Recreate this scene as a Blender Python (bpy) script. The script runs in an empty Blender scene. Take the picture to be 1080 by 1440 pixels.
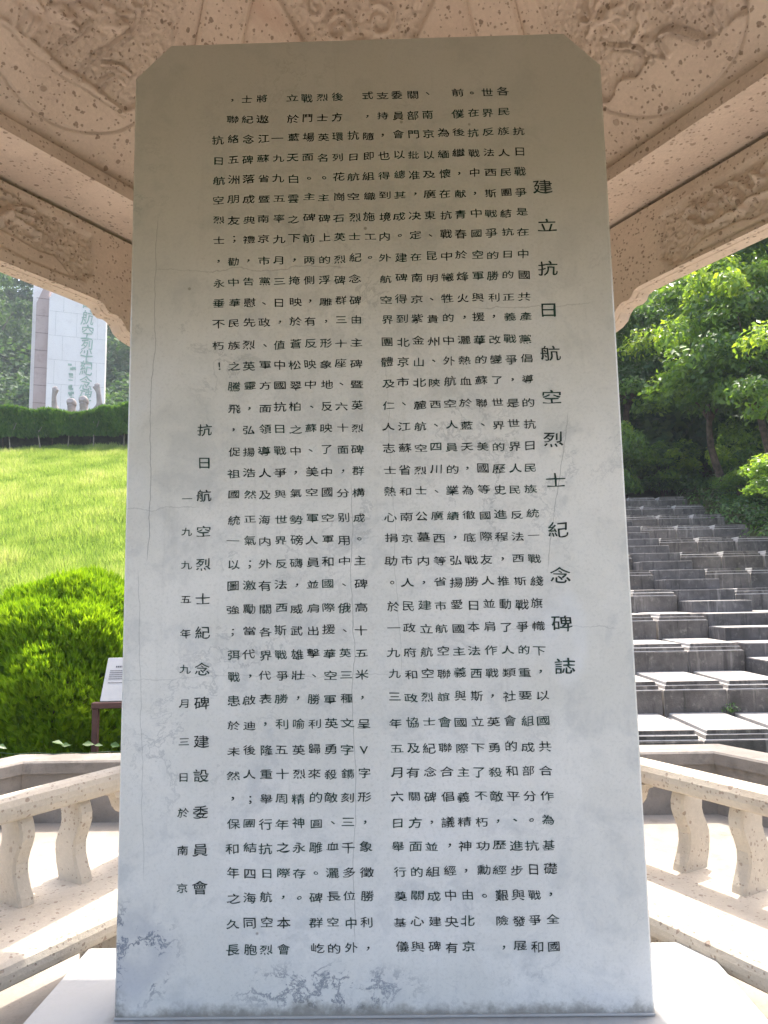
import bpy, math, random
import numpy as np
from mathutils import Vector, Matrix, noise
R = math.radians
rng = np.random.default_rng(7)
random.seed(7)
S = bpy.context.scene
COL = S.collection

# ------------------------------------------------------------------ camera, sky, sun, exposure
def cam_axes(yaw, pitch, roll):
    cy, sy, cp, sp = math.cos(yaw), math.sin(yaw), math.cos(pitch), math.sin(pitch)
    f = Vector((-sy*cp, cy*cp, sp)); r0 = Vector((cy, sy, 0)); u0 = r0.cross(f)
    c, s = math.cos(roll), math.sin(roll)
    return c*r0 + s*u0, -s*r0 + c*u0, f
cr, cu, cf = cam_axes(R(0.957), R(6.663), R(-1.062))
cd = bpy.data.cameras.new('camera'); cam = bpy.data.objects.new('camera', cd); COL.objects.link(cam)
M = Matrix((cr, cu, -cf)).transposed().to_4x4(); M.translation = Vector((-0.0156, -2.1475, 1.4943))
cam.matrix_world = M
cd.sensor_fit = 'VERTICAL'; cd.sensor_height = 36.0; cd.lens = 1025.7/1440*36.0
cd.clip_start = 0.05; cd.clip_end = 2000
S.camera = cam
SUN_EL, SUN_AZ = R(66), R(20)
W = bpy.data.worlds.new('World'); S.world = W; W.use_nodes = True
wn = W.node_tree.nodes; wl = W.node_tree.links
sky = wn.new('ShaderNodeTexSky'); sky.sky_type = 'NISHITA'; sky.sun_disc = False
sky.sun_elevation = SUN_EL; sky.sun_rotation = SUN_AZ; sky.air_density = 1.0; sky.dust_density = 5.0; sky.ozone_density = .4
wl.new(sky.outputs[0], wn['Background'].inputs[0]); wn['Background'].inputs[1].default_value = 0.15
sd = bpy.data.lights.new('sun', 'SUN'); sd.energy = 2.1; sd.angle = R(0.53); sd.color = (1, .945, .86)
sun = bpy.data.objects.new('sun', sd); COL.objects.link(sun)
tos = Vector((math.sin(SUN_AZ)*math.cos(SUN_EL), math.cos(SUN_AZ)*math.cos(SUN_EL), math.sin(SUN_EL)))
sun.rotation_euler = tos.to_track_quat('Z', 'Y').to_euler(); sun.location = tos*50
S.view_settings.view_transform = 'Standard'; S.view_settings.look = 'None'
S.view_settings.exposure = 2.0; S.view_settings.gamma = 1.0
S.render.engine = 'CYCLES'
S.cycles.use_denoising = True
S.cycles.max_bounces = 10; S.cycles.diffuse_bounces = 6; S.cycles.transparent_max_bounces = 8

# ------------------------------------------------------------------ helpers: materials
class Mat:
    def __init__(s, name):
        s.m = bpy.data.materials.new(name); s.m.use_nodes = True
        s.t = s.m.node_tree; s.n = s.t.nodes; s.l = s.t.links
        s.n.clear(); s.out = s.n.new('ShaderNodeOutputMaterial')
    def put(s, sock, v):
        if v is None: return
        if hasattr(v, 'is_output') or isinstance(v, bpy.types.NodeSocket): s.l.new(v, sock)
        else:
            if isinstance(v, tuple) and len(v) == 3 and sock.type == 'RGBA': v = v + (1,)
            sock.default_value = v
    def coord(s, kind='Object'): return s.n.new('ShaderNodeTexCoord').outputs[kind]
    def noise(s, vec, scale, detail=4, rough=.55, dist=0, color=False):
        n = s.n.new('ShaderNodeTexNoise'); s.put(n.inputs['Vector'], vec)
        n.inputs['Scale'].default_value = scale; n.inputs['Detail'].default_value = detail
        n.inputs['Roughness'].default_value = rough; n.inputs['Distortion'].default_value = dist
        return n.outputs[1 if color else 0]
    def voro(s, vec, scale, feat='F1'):
        n = s.n.new('ShaderNodeTexVoronoi'); n.feature = feat; s.put(n.inputs['Vector'], vec); n.inputs['Scale'].default_value = scale
        return n
    def math(s, op, a, b=None, c=None, clamp=False):
        n = s.n.new('ShaderNodeMath'); n.operation = op; n.use_clamp = clamp
        for i, v in enumerate((a, b, c)):
            if v is not None: s.put(n.inputs[i], v)
        return n.outputs[0]
    def vmath(s, op, a, b=None, scale=None):
        n = s.n.new('ShaderNodeVectorMath'); n.operation = op
        s.put(n.inputs[0], a)
        if b is not None: s.put(n.inputs[1], b)
        if scale is not None: n.inputs['Scale'].default_value = scale
        return n.outputs['Value'] if op in ('LENGTH', 'DISTANCE', 'DOT_PRODUCT') else n.outputs[0]
    def smooth(s, v, a, b, lo=0., hi=1.):
        n = s.n.new('ShaderNodeMapRange'); n.interpolation_type = 'SMOOTHSTEP'
        s.put(n.inputs[0], v); n.inputs[1].default_value = a; n.inputs[2].default_value = b
        n.inputs[3].default_value = lo; n.inputs[4].default_value = hi
        return n.outputs[0]
    def mix(s, f, a, b, mode='MIX'):
        n = s.n.new('ShaderNodeMix'); n.data_type = 'RGBA'; n.blend_type = mode
        s.put(n.inputs[0], f); s.put(n.inputs[6], a); s.put(n.inputs[7], b)
        return n.outputs[2]
    def sep(s, vec):
        n = s.n.new('ShaderNodeSeparateXYZ'); s.put(n.inputs[0], vec); return n.outputs
    def bump(s, h, strength=.4, dist=.01):
        n = s.n.new('ShaderNodeBump'); n.inputs['Strength'].default_value = strength; n.inputs['Distance'].default_value = dist
        s.put(n.inputs['Height'], h); return n.outputs[0]
    def bsdf(s, col, rough=.8, normal=None, spec=.3):
        n = s.n.new('ShaderNodeBsdfPrincipled'); s.put(n.inputs['Base Color'], col); s.put(n.inputs['Roughness'], rough)
        n.inputs['Specular IOR Level'].default_value = spec
        if normal is not None: s.put(n.inputs['Normal'], normal)
        return n.outputs[0]
    def done(s, sh): s.l.new(sh, s.out.inputs[0]); return s.m

def stone(name, ca, cb, pit=(.17, .11, .075), pits=.7, grime=.35, sc=1.0, blotch=(.42, .22, .15), rough=.9):
    m = Mat(name); P = m.coord()
    n1 = m.noise(P, 2.3*sc, 6, .6); n2 = m.noise(P, 9*sc, 5, .65); n3 = m.noise(P, 70*sc, 3, .7)
    c = m.mix(m.smooth(n1, .32, .68), ca, cb)
    c = m.mix(m.smooth(n2, .52, .75, 0, .35), c, tuple(x*.7 for x in ca))
    c = m.mix(m.smooth(n3, .35, .75, 0, .28), c, tuple(min(1, x*1.25) for x in cb))
    c = m.mix(m.smooth(m.noise(P, 1.1*sc, 5, .7, .6), .60, .74, 0, grime), c, blotch)
    hp = None
    wob = m.vmath('ADD', P, m.vmath('SCALE', m.noise(P, 40*sc, 3, color=True), scale=.016/sc))
    for scale, r, th, amt in ((34*sc, .34, .62, .9), (75*sc, .46, .52, .8), (12*sc, .17, .80, .6)):
        v = m.voro(wob, scale)
        keep = m.smooth(m.sep(v.outputs['Color'])[0], th, th+.03)
        size = m.math('MULTIPLY', m.sep(v.outputs['Color'])[1], r)
        d = m.math('SUBTRACT', size, v.outputs['Distance'])
        k = m.math('MULTIPLY', m.smooth(d, -.02, .05), keep)
        k = m.math('MULTIPLY', k, amt*pits, clamp=True)
        c = m.mix(k, c, pit)
        hp = k if hp is None else m.math('MAXIMUM', hp, k)
    h = m.math('SUBTRACT', m.math('ADD', m.math('MULTIPLY', n3, .5), m.math('MULTIPLY', n2, .5)), m.math('MULTIPLY', hp, 1.2))
    return m.done(m.bsdf(c, rough, m.bump(h, .55, .008), .2))

def marble(name, veins=False):
    m = Mat(name); P = m.coord(); x, y, z = m.sep(P)
    w = m.vmath('ADD', P, m.vmath('SCALE', m.noise(P, 3, 4, color=True), scale=.25))
    n1 = m.noise(w, 1.6, 7, .62); n2 = m.noise(w, 6, 6, .65); n3 = m.noise(P, 120, 2, .6)
    c = m.mix(m.smooth(n1, .35, .65), (.66, .655, .615), (.78, .77, .735))
    c = m.mix(m.smooth(n2, .48, .68, 0, .42), c, (.43, .45, .46))
    c = m.mix(m.smooth(m.noise(w, 1.1, 4, .5), .54, .64, 0, .45), c, (.75, .76, .77))
    c = m.mix(m.smooth(n3, .45, .8, 0, .25), c, (.42, .43, .41))
    # short grey scratches and mineral threads
    r1 = m.math('ABSOLUTE', m.math('SUBTRACT', m.noise(w, 2.2, 8, .68), .5))
    c = m.mix(m.math('MULTIPLY', m.smooth(r1, .0, .012, 1, 0), m.smooth(m.noise(P, 1.7, 3), .5, .66, 0, .42)), c, (.27, .29, .31))
    if not veins:
        c = m.mix(.7, c, (.31, .31, .31))
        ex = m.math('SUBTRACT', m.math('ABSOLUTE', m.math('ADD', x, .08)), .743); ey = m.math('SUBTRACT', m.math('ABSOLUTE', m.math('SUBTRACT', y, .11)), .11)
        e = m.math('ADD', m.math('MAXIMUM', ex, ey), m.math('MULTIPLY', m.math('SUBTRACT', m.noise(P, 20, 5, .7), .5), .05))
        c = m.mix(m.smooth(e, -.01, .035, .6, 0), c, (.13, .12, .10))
        c = m.mix(m.smooth(m.noise(w, 3.5, 6, .7), .55, .75, 0, .5), c, (.20, .195, .18))
    if veins:
        def lump(px, pz, rx, rz):
            dx = m.math('DIVIDE', m.math('SUBTRACT', x, px), rx); dz = m.math('DIVIDE', m.math('SUBTRACT', z, pz), rz)
            return m.math('SQRT', m.math('ADD', m.math('MULTIPLY', dx, dx), m.math('MULTIPLY', dz, dz)))
        wv = m.vmath('ADD', P, m.vmath('SCALE', m.noise(P, 9, 4, color=True), scale=.12))
        r2 = m.math('ABSOLUTE', m.math('SUBTRACT', m.noise(wv, 6.5, 8, .72), .5))
        line = m.smooth(r2, .0, .034, 1, 0)
        mk = m.math('MAXIMUM', m.smooth(lump(-.70, .165, .17, .17), .45, 1.0, 1, 0),
                    m.smooth(lump(-.16, .075, .34, .085), .4, 1.0, .75, 0))
        c = m.mix(m.math('MULTIPLY', line, mk, clamp=True), c, (.10, .125, .17))
        c = m.mix(m.math('MULTIPLY', m.smooth(m.noise(wv, 4, 5), .42, .7, 0, .5), mk), c, (.33, .36, .42))
        def crack(x0, z0, z1, slope=0., k=.5, wid=.0016):
            ctr = m.math('ADD', m.math('MULTIPLY', m.math('SUBTRACT', m.noise(P, 3.5, 5, .6), .5), .05), m.math('ADD', x0, m.math('MULTIPLY', m.math('SUBTRACT', z, z0), slope)))
            l = m.smooth(m.math('ABSOLUTE', m.math('SUBTRACT', x, ctr)), wid*.3, wid, 1, 0)
            e = m.math('MULTIPLY', m.smooth(z, z0, z0+.05), m.smooth(z, z1-.05, z1, 1, 0))
            return m.math('MULTIPLY', m.math('MULTIPLY', l, e), k)
        for a in ((-.675, 1.25, 2.35, .01, .6), (-.07, .18, 1.5, .0, .42), (.50, 1.2, 1.7, .18, .5), (.07, .9, 1.9, -.03, .2), (-.67, .35, 1.25, -.03, .3)):
            c = m.mix(crack(*a), c, (.14, .15, .15))
        # horizontal hair cracks
        def hcrack(z0, x0, x1, k):
            ctr = m.math('ADD', m.math('MULTIPLY', m.math('SUBTRACT', m.noise(P, 4, 6, .65), .5), .09), z0)
            l = m.smooth(m.math('ABSOLUTE', m.math('SUBTRACT', z, ctr)), .0005, .002, 1, 0)
            e = m.math('MULTIPLY', m.smooth(x, x0, x0+.06), m.smooth(x, x1-.06, x1, 1, 0))
            return m.math('MULTIPLY', m.math('MULTIPLY', l, e), k)
        for a in ((2.16, -.7, -.05, .4), (2.02, .3, .7, .35), (1.42, -.8, -.5, .3), (.92, -.8, .1, .22), (1.05, .35, .72, .3)):
            c = m.mix(hcrack(*a), c, (.2, .21, .21))
        # white repaired patches
        c = m.mix(m.math('MULTIPLY', m.smooth(lump(.545, 1.02, .075, .16), .6, 1.05, 1, 0), m.smooth(m.noise(w, 7, 4), .3, .6, .15, .55)), c, (.78, .80, .83))
        # dirt along the foot
        d = m.math('ADD', z, m.math('MULTIPLY', m.math('SUBTRACT', m.noise(P, 14, 5, .7), .5), .12))
        c = m.mix(m.smooth(d, .0, .045, .75, 0), c, (.16, .15, .125))
        c = m.mix(m.math('MULTIPLY', m.smooth(lump(-.79, .03, .10, .09), .4, 1.0, .8, 0), m.smooth(m.noise(P, 25, 4, .7), .35, .6)), c, (.13, .13, .12))
        # rust-coloured and grey blotches, drips
        dr = m.vmath('MULTIPLY', P, (18, 18, 1.2))
        c = m.mix(m.math('MULTIPLY', m.smooth(m.noise(dr, 1, 4, .6), .58, .78, 0, .30), m.smooth(m.noise(P, 1.3, 3), .42, .6)), c, (.36, .36, .33))
        v = m.voro(P, 9); keep = m.smooth(m.sep(v.outputs['Color'])[0], .84, .86)
        c = m.mix(m.math('MULTIPLY', m.smooth(v.outputs['Distance'], .03, .06, .6, 0), keep), c, (.13, .12, .10))
        # olive darkening painted in for the weaker light towards the slab head
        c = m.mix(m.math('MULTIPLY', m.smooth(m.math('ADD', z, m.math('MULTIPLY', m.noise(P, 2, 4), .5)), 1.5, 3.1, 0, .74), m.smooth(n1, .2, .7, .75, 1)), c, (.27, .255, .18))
    bm = m.bump(m.math('ADD', n2, m.math('MULTIPLY', n3, .4)), .06, .004)
    return m.done(m.bsdf(c, m.smooth(n2, .3, .7, .28, .5), bm, .4))

def concrete(name, ca, cb, stain, sc=1.0, bump=.4):
    m = Mat(name); P = m.coord('Object')
    n1 = m.noise(P, 1.0*sc, 7, .65); n2 = m.noise(P, 5*sc, 6, .65); n3 = m.noise(P, 60*sc, 3, .6)
    c = m.mix(m.smooth(n1, .3, .7), ca, cb)
    c = m.mix(m.smooth(n2, .5, .74, 0, .6), c, stain)
    c = m.mix(m.smooth(n3, .5, .8, 0, .35), c, tuple(v*.6 for v in ca))
    v = m.voro(P, 28*sc); k = m.math('MULTIPLY', m.smooth(v.outputs['Distance'], .06, .14, .6, 0), m.smooth(m.sep(v.outputs['Color'])[0], .8, .83))
    c = m.mix(k, c, tuple(v*.45 for v in stain))
    return m.done(m.bsdf(c, .92, m.bump(m.math('ADD', n2, m.math('MULTIPLY', n3, .4)), bump, .01), .15))

def leafmat(name, cols, trans=.4, rough=.45, spec=.35, tint=(1.5, 1.5, .55)):
    m = Mat(name)
    a = m.n.new('ShaderNodeAttribute'); a.attribute_name = 'rnd'
    rp = m.n.new('ShaderNodeValToRGB'); e = rp.color_ramp.elements
    while len(e) < len(cols): e.new(.5)
    for i, c in enumerate(cols): e[i].position = i/(len(cols)-1); e[i].color = c + (1,)
    m.l.new(a.outputs['Fac'], rp.inputs[0])
    b = m.bsdf(rp.outputs[0], rough, None, spec)
    t = m.n.new('ShaderNodeBsdfTranslucent'); m.l.new(m.mix(1.0, rp.outputs[0], tint, 'MULTIPLY'), t.inputs[0])
    x = m.n.new('ShaderNodeMixShader'); x.inputs[0].default_value = trans
    m.l.new(b, x.inputs[1]); m.l.new(t.outputs[0], x.inputs[2])
    return m.done(x.outputs[0])

def plain(name, col, rough=.7, var=.25, sc=12, spec=.3):
    m = Mat(name); P = m.coord(); n = m.noise(P, sc, 5, .6)
    c = m.mix(m.smooth(n, .3, .7, 0, 1), tuple(v*(1-var) for v in col), tuple(min(1, v*(1+var)) for v in col))
    return m.done(m.bsdf(c, rough, m.bump(n, .2, .01), spec))

STONE = stone('tan_tuff', (.55, .445, .375), (.65, .54, .46))
STONE2 = stone('bench_tuff', (.49, .43, .35), (.57, .51, .425), pit=(.26, .19, .15), grime=.12, pits=.7)
MARBLE = marble('stele_marble', True); PLMARBLE = marble('plinth_marble')
FLOOR = concrete('terrace_concrete', (.265, .235, .195), (.37, .33, .28), (.17, .145, .118), 1.5)
PARA = concrete('parapet_cement', (.19, .17, .148), (.29, .26, .228), (.11, .098, .084), 2.2)
def blockmat(name, k):
    t = lambda r, g, b: (r*k[0], g*k[1], b*k[2])
    m = Mat(name); P = m.coord(); O = m.n.new('ShaderNodeObjectInfo').outputs['Random']
    off = m.n.new('ShaderNodeCombineXYZ'); m.put(off.inputs[0], m.math('MULTIPLY', O, 37.)); m.put(off.inputs[2], m.math('MULTIPLY', O, 11.))
    Q = m.vmath('ADD', P, off.outputs[0])
    n1 = m.noise(Q, 2.2, 7, .68); n2 = m.noise(Q, 11, 6, .7); n3 = m.noise(Q, 90, 3, .6)
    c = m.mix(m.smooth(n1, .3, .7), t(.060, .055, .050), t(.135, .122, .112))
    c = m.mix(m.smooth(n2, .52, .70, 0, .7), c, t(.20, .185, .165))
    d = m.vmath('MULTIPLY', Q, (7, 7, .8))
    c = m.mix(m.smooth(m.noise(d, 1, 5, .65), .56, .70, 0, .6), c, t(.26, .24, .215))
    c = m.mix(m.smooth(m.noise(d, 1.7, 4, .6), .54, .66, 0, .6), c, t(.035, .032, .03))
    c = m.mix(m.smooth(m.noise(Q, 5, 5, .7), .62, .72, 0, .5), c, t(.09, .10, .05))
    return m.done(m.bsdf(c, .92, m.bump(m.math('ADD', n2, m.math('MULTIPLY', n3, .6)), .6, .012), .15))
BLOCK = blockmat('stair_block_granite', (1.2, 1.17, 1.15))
PALE = concrete('sunlit_top_pale_end_granite', (.33, .305, .275), (.46, .43, .395), (.13, .12, .105), 2.6)  # sunlight painted into block and step tops; pale cement on block ends
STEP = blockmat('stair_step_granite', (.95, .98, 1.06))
SOIL = concrete('soil', (.05, .05, .025), (.09, .10, .035), (.03, .03, .015), .7, .6)
MONU = concrete('pale_granite', (.80, .755, .74), (.86, .825, .81), (.72, .67, .655), .3, .1)
PINK = concrete('pink_granite', (.44, .34, .32), (.52, .42, .40), (.34, .26, .24), .4, .1)
STAT = plain('statue_stone', (.36, .31, .29), .8, .2, 3)
BARK = plain('bark', (.085, .062, .045), .9, .5, 9)
PALEBARK = plain('pale_twig', (.30, .26, .20), .9, .3, 9)
BROWN = plain('brown_metal', (.075, .035, .03), .5, .15, 20)
WHITE = plain('sign_white', (.40, .40, .40), .5, .05, 9)
GREYTX = plain('sign_print', (.10, .10, .11), .7, .1, 30)
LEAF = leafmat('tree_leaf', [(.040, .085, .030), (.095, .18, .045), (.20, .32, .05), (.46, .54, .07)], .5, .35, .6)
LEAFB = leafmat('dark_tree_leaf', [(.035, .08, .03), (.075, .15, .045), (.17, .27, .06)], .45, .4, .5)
LEAFF = leafmat('far_tree_leaf', [(.035, .08, .04), (.06, .12, .05), (.10, .17, .055)], .4, .6, .2)
GOLD = leafmat('arborvitae_spray', [(.075, .16, .014), (.17, .30, .016), (.32, .45, .022)], .5, .55, .2)
HEDGE = leafmat('hedge_spray', [(.035, .09, .03), (.075, .16, .04), (.15, .27, .05)], .35, .6, .2)
GRASS = leafmat('grass_blade', [(.17, .26, .06), (.25, .35, .085), (.36, .43, .14), (.49, .49, .27)], .5, .7, .15, (1.38, 1.38, .75))

def inkmat():
    m = Mat('inscription_paint'); P = m.coord()
    n = m.noise(P, 7, 5, .7); n2 = m.noise(P, 90, 3, .7)
    c = m.mix(m.smooth(n, .42, .62), (.014, .020, .017), (.014, .050, .036))
    c = m.mix(m.smooth(n2, .55, .75, 0, .5), c, (.14, .18, .16))
    c = m.mix(m.smooth(m.noise(P, 2.5, 4, .6), .55, .72, 0, .45), c, (.09, .14, .115))
    return m.done(m.bsdf(c, .6, None, .3))
INK = inkmat()
MINK = plain('monument_lettering', (.38, .49, .42), .8, .15, 2)

# ------------------------------------------------------------------ helpers: geometry
class MB:
    def __init__(s): s.v = []; s.f = []
    def add(s, vs, fs):
        o = len(s.v); s.v += [tuple(v) for v in vs]; s.f += [tuple(i+o for i in f) for f in fs]; return s
    def rings(s, rs, cap=True, close=False):
        n = len(rs[0]); o = len(s.v)
        for r in rs: s.v += [tuple(p) for p in r]
        k = len(rs)
        for i in range(k if close else k-1):
            a, b = o+i*n, o+((i+1) % k)*n
            for j in range(n): s.f.append((a+j, a+(j+1) % n, b+(j+1) % n, b+j))
        if cap and not close:
            s.f.append(tuple(o+j for j in range(n))[::-1]); s.f.append(tuple(o+(k-1)*n+j for j in range(n)))
        return s
    def box(s, x0, x1, y0, y1, z0, z1, bev=0.0):
        if bev <= 0:
            return s.rings([[(x0, y0, z), (x1, y0, z), (x1, y1, z), (x0, y1, z)] for z in (z0, z1)])
        b = bev
        def oc(i, z): return [(x0+b+i, y0+i, z), (x1-b-i, y0+i, z), (x1-i, y0+b+i, z), (x1-i, y1-b-i, z), (x1-b-i, y1-i, z), (x0+b+i, y1-i, z), (x0+i, y1-b-i, z), (x0+i, y0+b+i, z)]
        return s.rings([oc(b, z0), oc(0, z0+b), oc(0, z1-b), oc(b, z1)])
    def tube(s, pts, rad, n=8):
        pts = [Vector(p) for p in pts]; rs = []
        for i, p in enumerate(pts):
            t = (pts[min(i+1, len(pts)-1)]-pts[max(i-1, 0)]).normalized()
            a = t.cross(Vector((.31, .95, .05))).normalized(); b = t.cross(a)
            rs.append([p+(a*math.cos(q)+b*math.sin(q))*rad[i] for q in [2*math.pi*j/n for j in range(n)]])
        return s.rings(rs)
    def lathe(s, prof, n=24, cx=0, cy=0):
        return s.rings([[(cx+r*math.cos(2*math.pi*j/n), cy+r*math.sin(2*math.pi*j/n), z) for j in range(n)] for r, z in prof])
    def extrude(s, poly, axis, a, b):
        def p(q, t): return {'x': (t, q[0], q[1]), 'y': (q[0], t, q[1]), 'z': (q[0], q[1], t)}[axis]
        return s.rings([[p(q, a) for q in poly], [p(q, b) for q in poly]])

def tag(o, label=None, cat=None, group=None, kind=None):
    if label: o['label'] = label
    if cat: o['category'] = cat
    if group: o['group'] = group
    if kind: o['kind'] = kind
    return o
def empty(name, loc, rz=0, label=None, cat=None, group=None):
    o = bpy.data.objects.new(name, None); COL.objects.link(o); o.location = loc; o.rotation_euler = (0, 0, rz)
    o.empty_display_size = .1
    return tag(o, label, cat, group)
def link(name, me, mat, parent=None, loc=(0, 0, 0), rz=0, smooth=False):
    if mat is not None and not me.materials: me.materials.append(mat)
    if smooth: me.polygons.foreach_set('use_smooth', [True]*len(me.polygons))
    o = bpy.data.objects.new(name, me); COL.objects.link(o); o.location = loc; o.rotation_euler = (0, 0, rz)
    if parent: o.parent = parent
    return o
def fixn(me):
    import bmesh
    b = bmesh.new(); b.from_mesh(me); bmesh.ops.recalc_face_normals(b, faces=b.faces); b.to_mesh(me); b.free()
def build(name, mb, mat, parent=None, loc=(0, 0, 0), rz=0, smooth=False, off=None):
    me = bpy.data.meshes.new(name)
    v = mb.v if off is None else [(a-off[0], b-off[1], c-off[2]) for a, b, c in mb.v]
    me.from_pydata(v, [], mb.f); fixn(me); me.update()
    return link(name, me, mat, parent, loc, rz, smooth)
def copy_tree(o, parent=None):
    c = o.copy(); COL.objects.link(c)
    if parent: c.parent = parent
    for ch in list(o.children): copy_tree(ch, c)
    return c
def npmesh(name, V, F, rnd=None):
    """V (n,3), F (m,k) all faces of one size"""
    me = bpy.data.meshes.new(name); n, (m, k) = len(V), F.shape
    me.vertices.add(n); me.vertices.foreach_set('co', np.asarray(V, np.float32).ravel())
    me.loops.add(m*k); me.loops.foreach_set('vertex_index', np.asarray(F, np.int32).ravel())
    me.polygons.add(m); me.polygons.foreach_set('loop_start', np.arange(0, m*k, k, dtype=np.int32))
    me.update(calc_edges=True)
    if rnd is not None:
        a = me.attributes.new('rnd', 'FLOAT', 'FACE'); a.data.foreach_set('value', np.asarray(rnd, np.float32))
    return me
def unit(a): return a/np.maximum(np.linalg.norm(a, axis=1, keepdims=True), 1e-9)
def leafquads(C, N, L, Wd, T=None):
    """rhombic leaves folded along the midrib: 2 triangles each"""
    n = len(C); N = unit(N)
    if T is None: T = rng.normal(size=(n, 3))
    T = unit(T - N*(T*N).sum(1, keepdims=True)); B = np.cross(N, T)
    L = np.broadcast_to(np.asarray(L, float).reshape(-1, 1), (n, 1)); Wd = np.broadcast_to(np.asarray(Wd, float).reshape(-1, 1), (n, 1))
    base = C-T*L*.5; tip = C+T*L*.5-N*L*.08
    a = C+B*Wd*.5+N*Wd*.15-T*L*.06; b = C-B*Wd*.5+N*Wd*.15-T*L*.06
    V = np.stack([base, a, tip, b], 1).reshape(-1, 3)
    i = np.arange(n)*4
    F = np.stack([np.stack([i, i+1, i+2], 1), np.stack([i, i+2, i+3], 1)], 1).reshape(-1, 3)
    return V, F
def rdir(n): return unit(rng.normal(size=(n, 3)))

# ------------------------------------------------------------------ relief carving
def pdist(P, line):
    d = np.full(len(P), 1e9)
    for a, b in zip(line[:-1], line[1:]):
        a = np.array(a); b = np.array(b); ab = b-a
        t = np.clip(((P-a)@ab)/max(ab@ab, 1e-12), 0, 1)
        d = np.minimum(d, np.hypot(*(P-a-t[:, None]*ab).T))
    return d
def inside(P, poly):
    c = np.zeros(len(P), bool); n = len(poly)
    for i in range(n):
        (x0, y0), (x1, y1) = poly[i], poly[(i+1) % n]
        k = (y0 > P[:, 1]) != (y1 > P[:, 1])
        c ^= k & (P[:, 0] < (x1-x0)*(P[:, 1]-y0)/((y1-y0) if y1 != y0 else 1e-9)+x0)
    return c
def spline(pts, k=6):
    out = []; n = len(pts)
    for i in range(n-1):
        p0, p1, p2, p3 = [np.array(pts[min(max(j, 0), n-1)], float) for j in (i-1, i, i+1, i+2)]
        for t in np.linspace(0, 1, k, endpoint=False):
            out.append(tuple(.5*((2*p1)+(-p0+p2)*t+(2*p0-5*p1+4*p2-p3)*t*t+(-p0+3*p1-3*p2+p3)*t**3)))
    out.append(tuple(pts[-1])); return out
def curl(cx, cy, r, a0, turns=1.2, sgn=1, n=18):
    return [(cx+r*(1-.75*t)*math.cos(a0+sgn*turns*2*math.pi*t), cy+r*(1-.75*t)*math.sin(a0+sgn*turns*2*math.pi*t)) for t in np.linspace(0, 1, n)]
def ridge(P, line, w, h): return h*np.clip(1-(pdist(P, line)/w)**2, 0, 1)
def rough(P, s, seed):
    return np.array([noise.noise((p[0]*s, p[1]*s, seed))+.5*noise.noise((p[0]*s*2.1, p[1]*s*2.1, seed+5)) for p in P])

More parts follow.
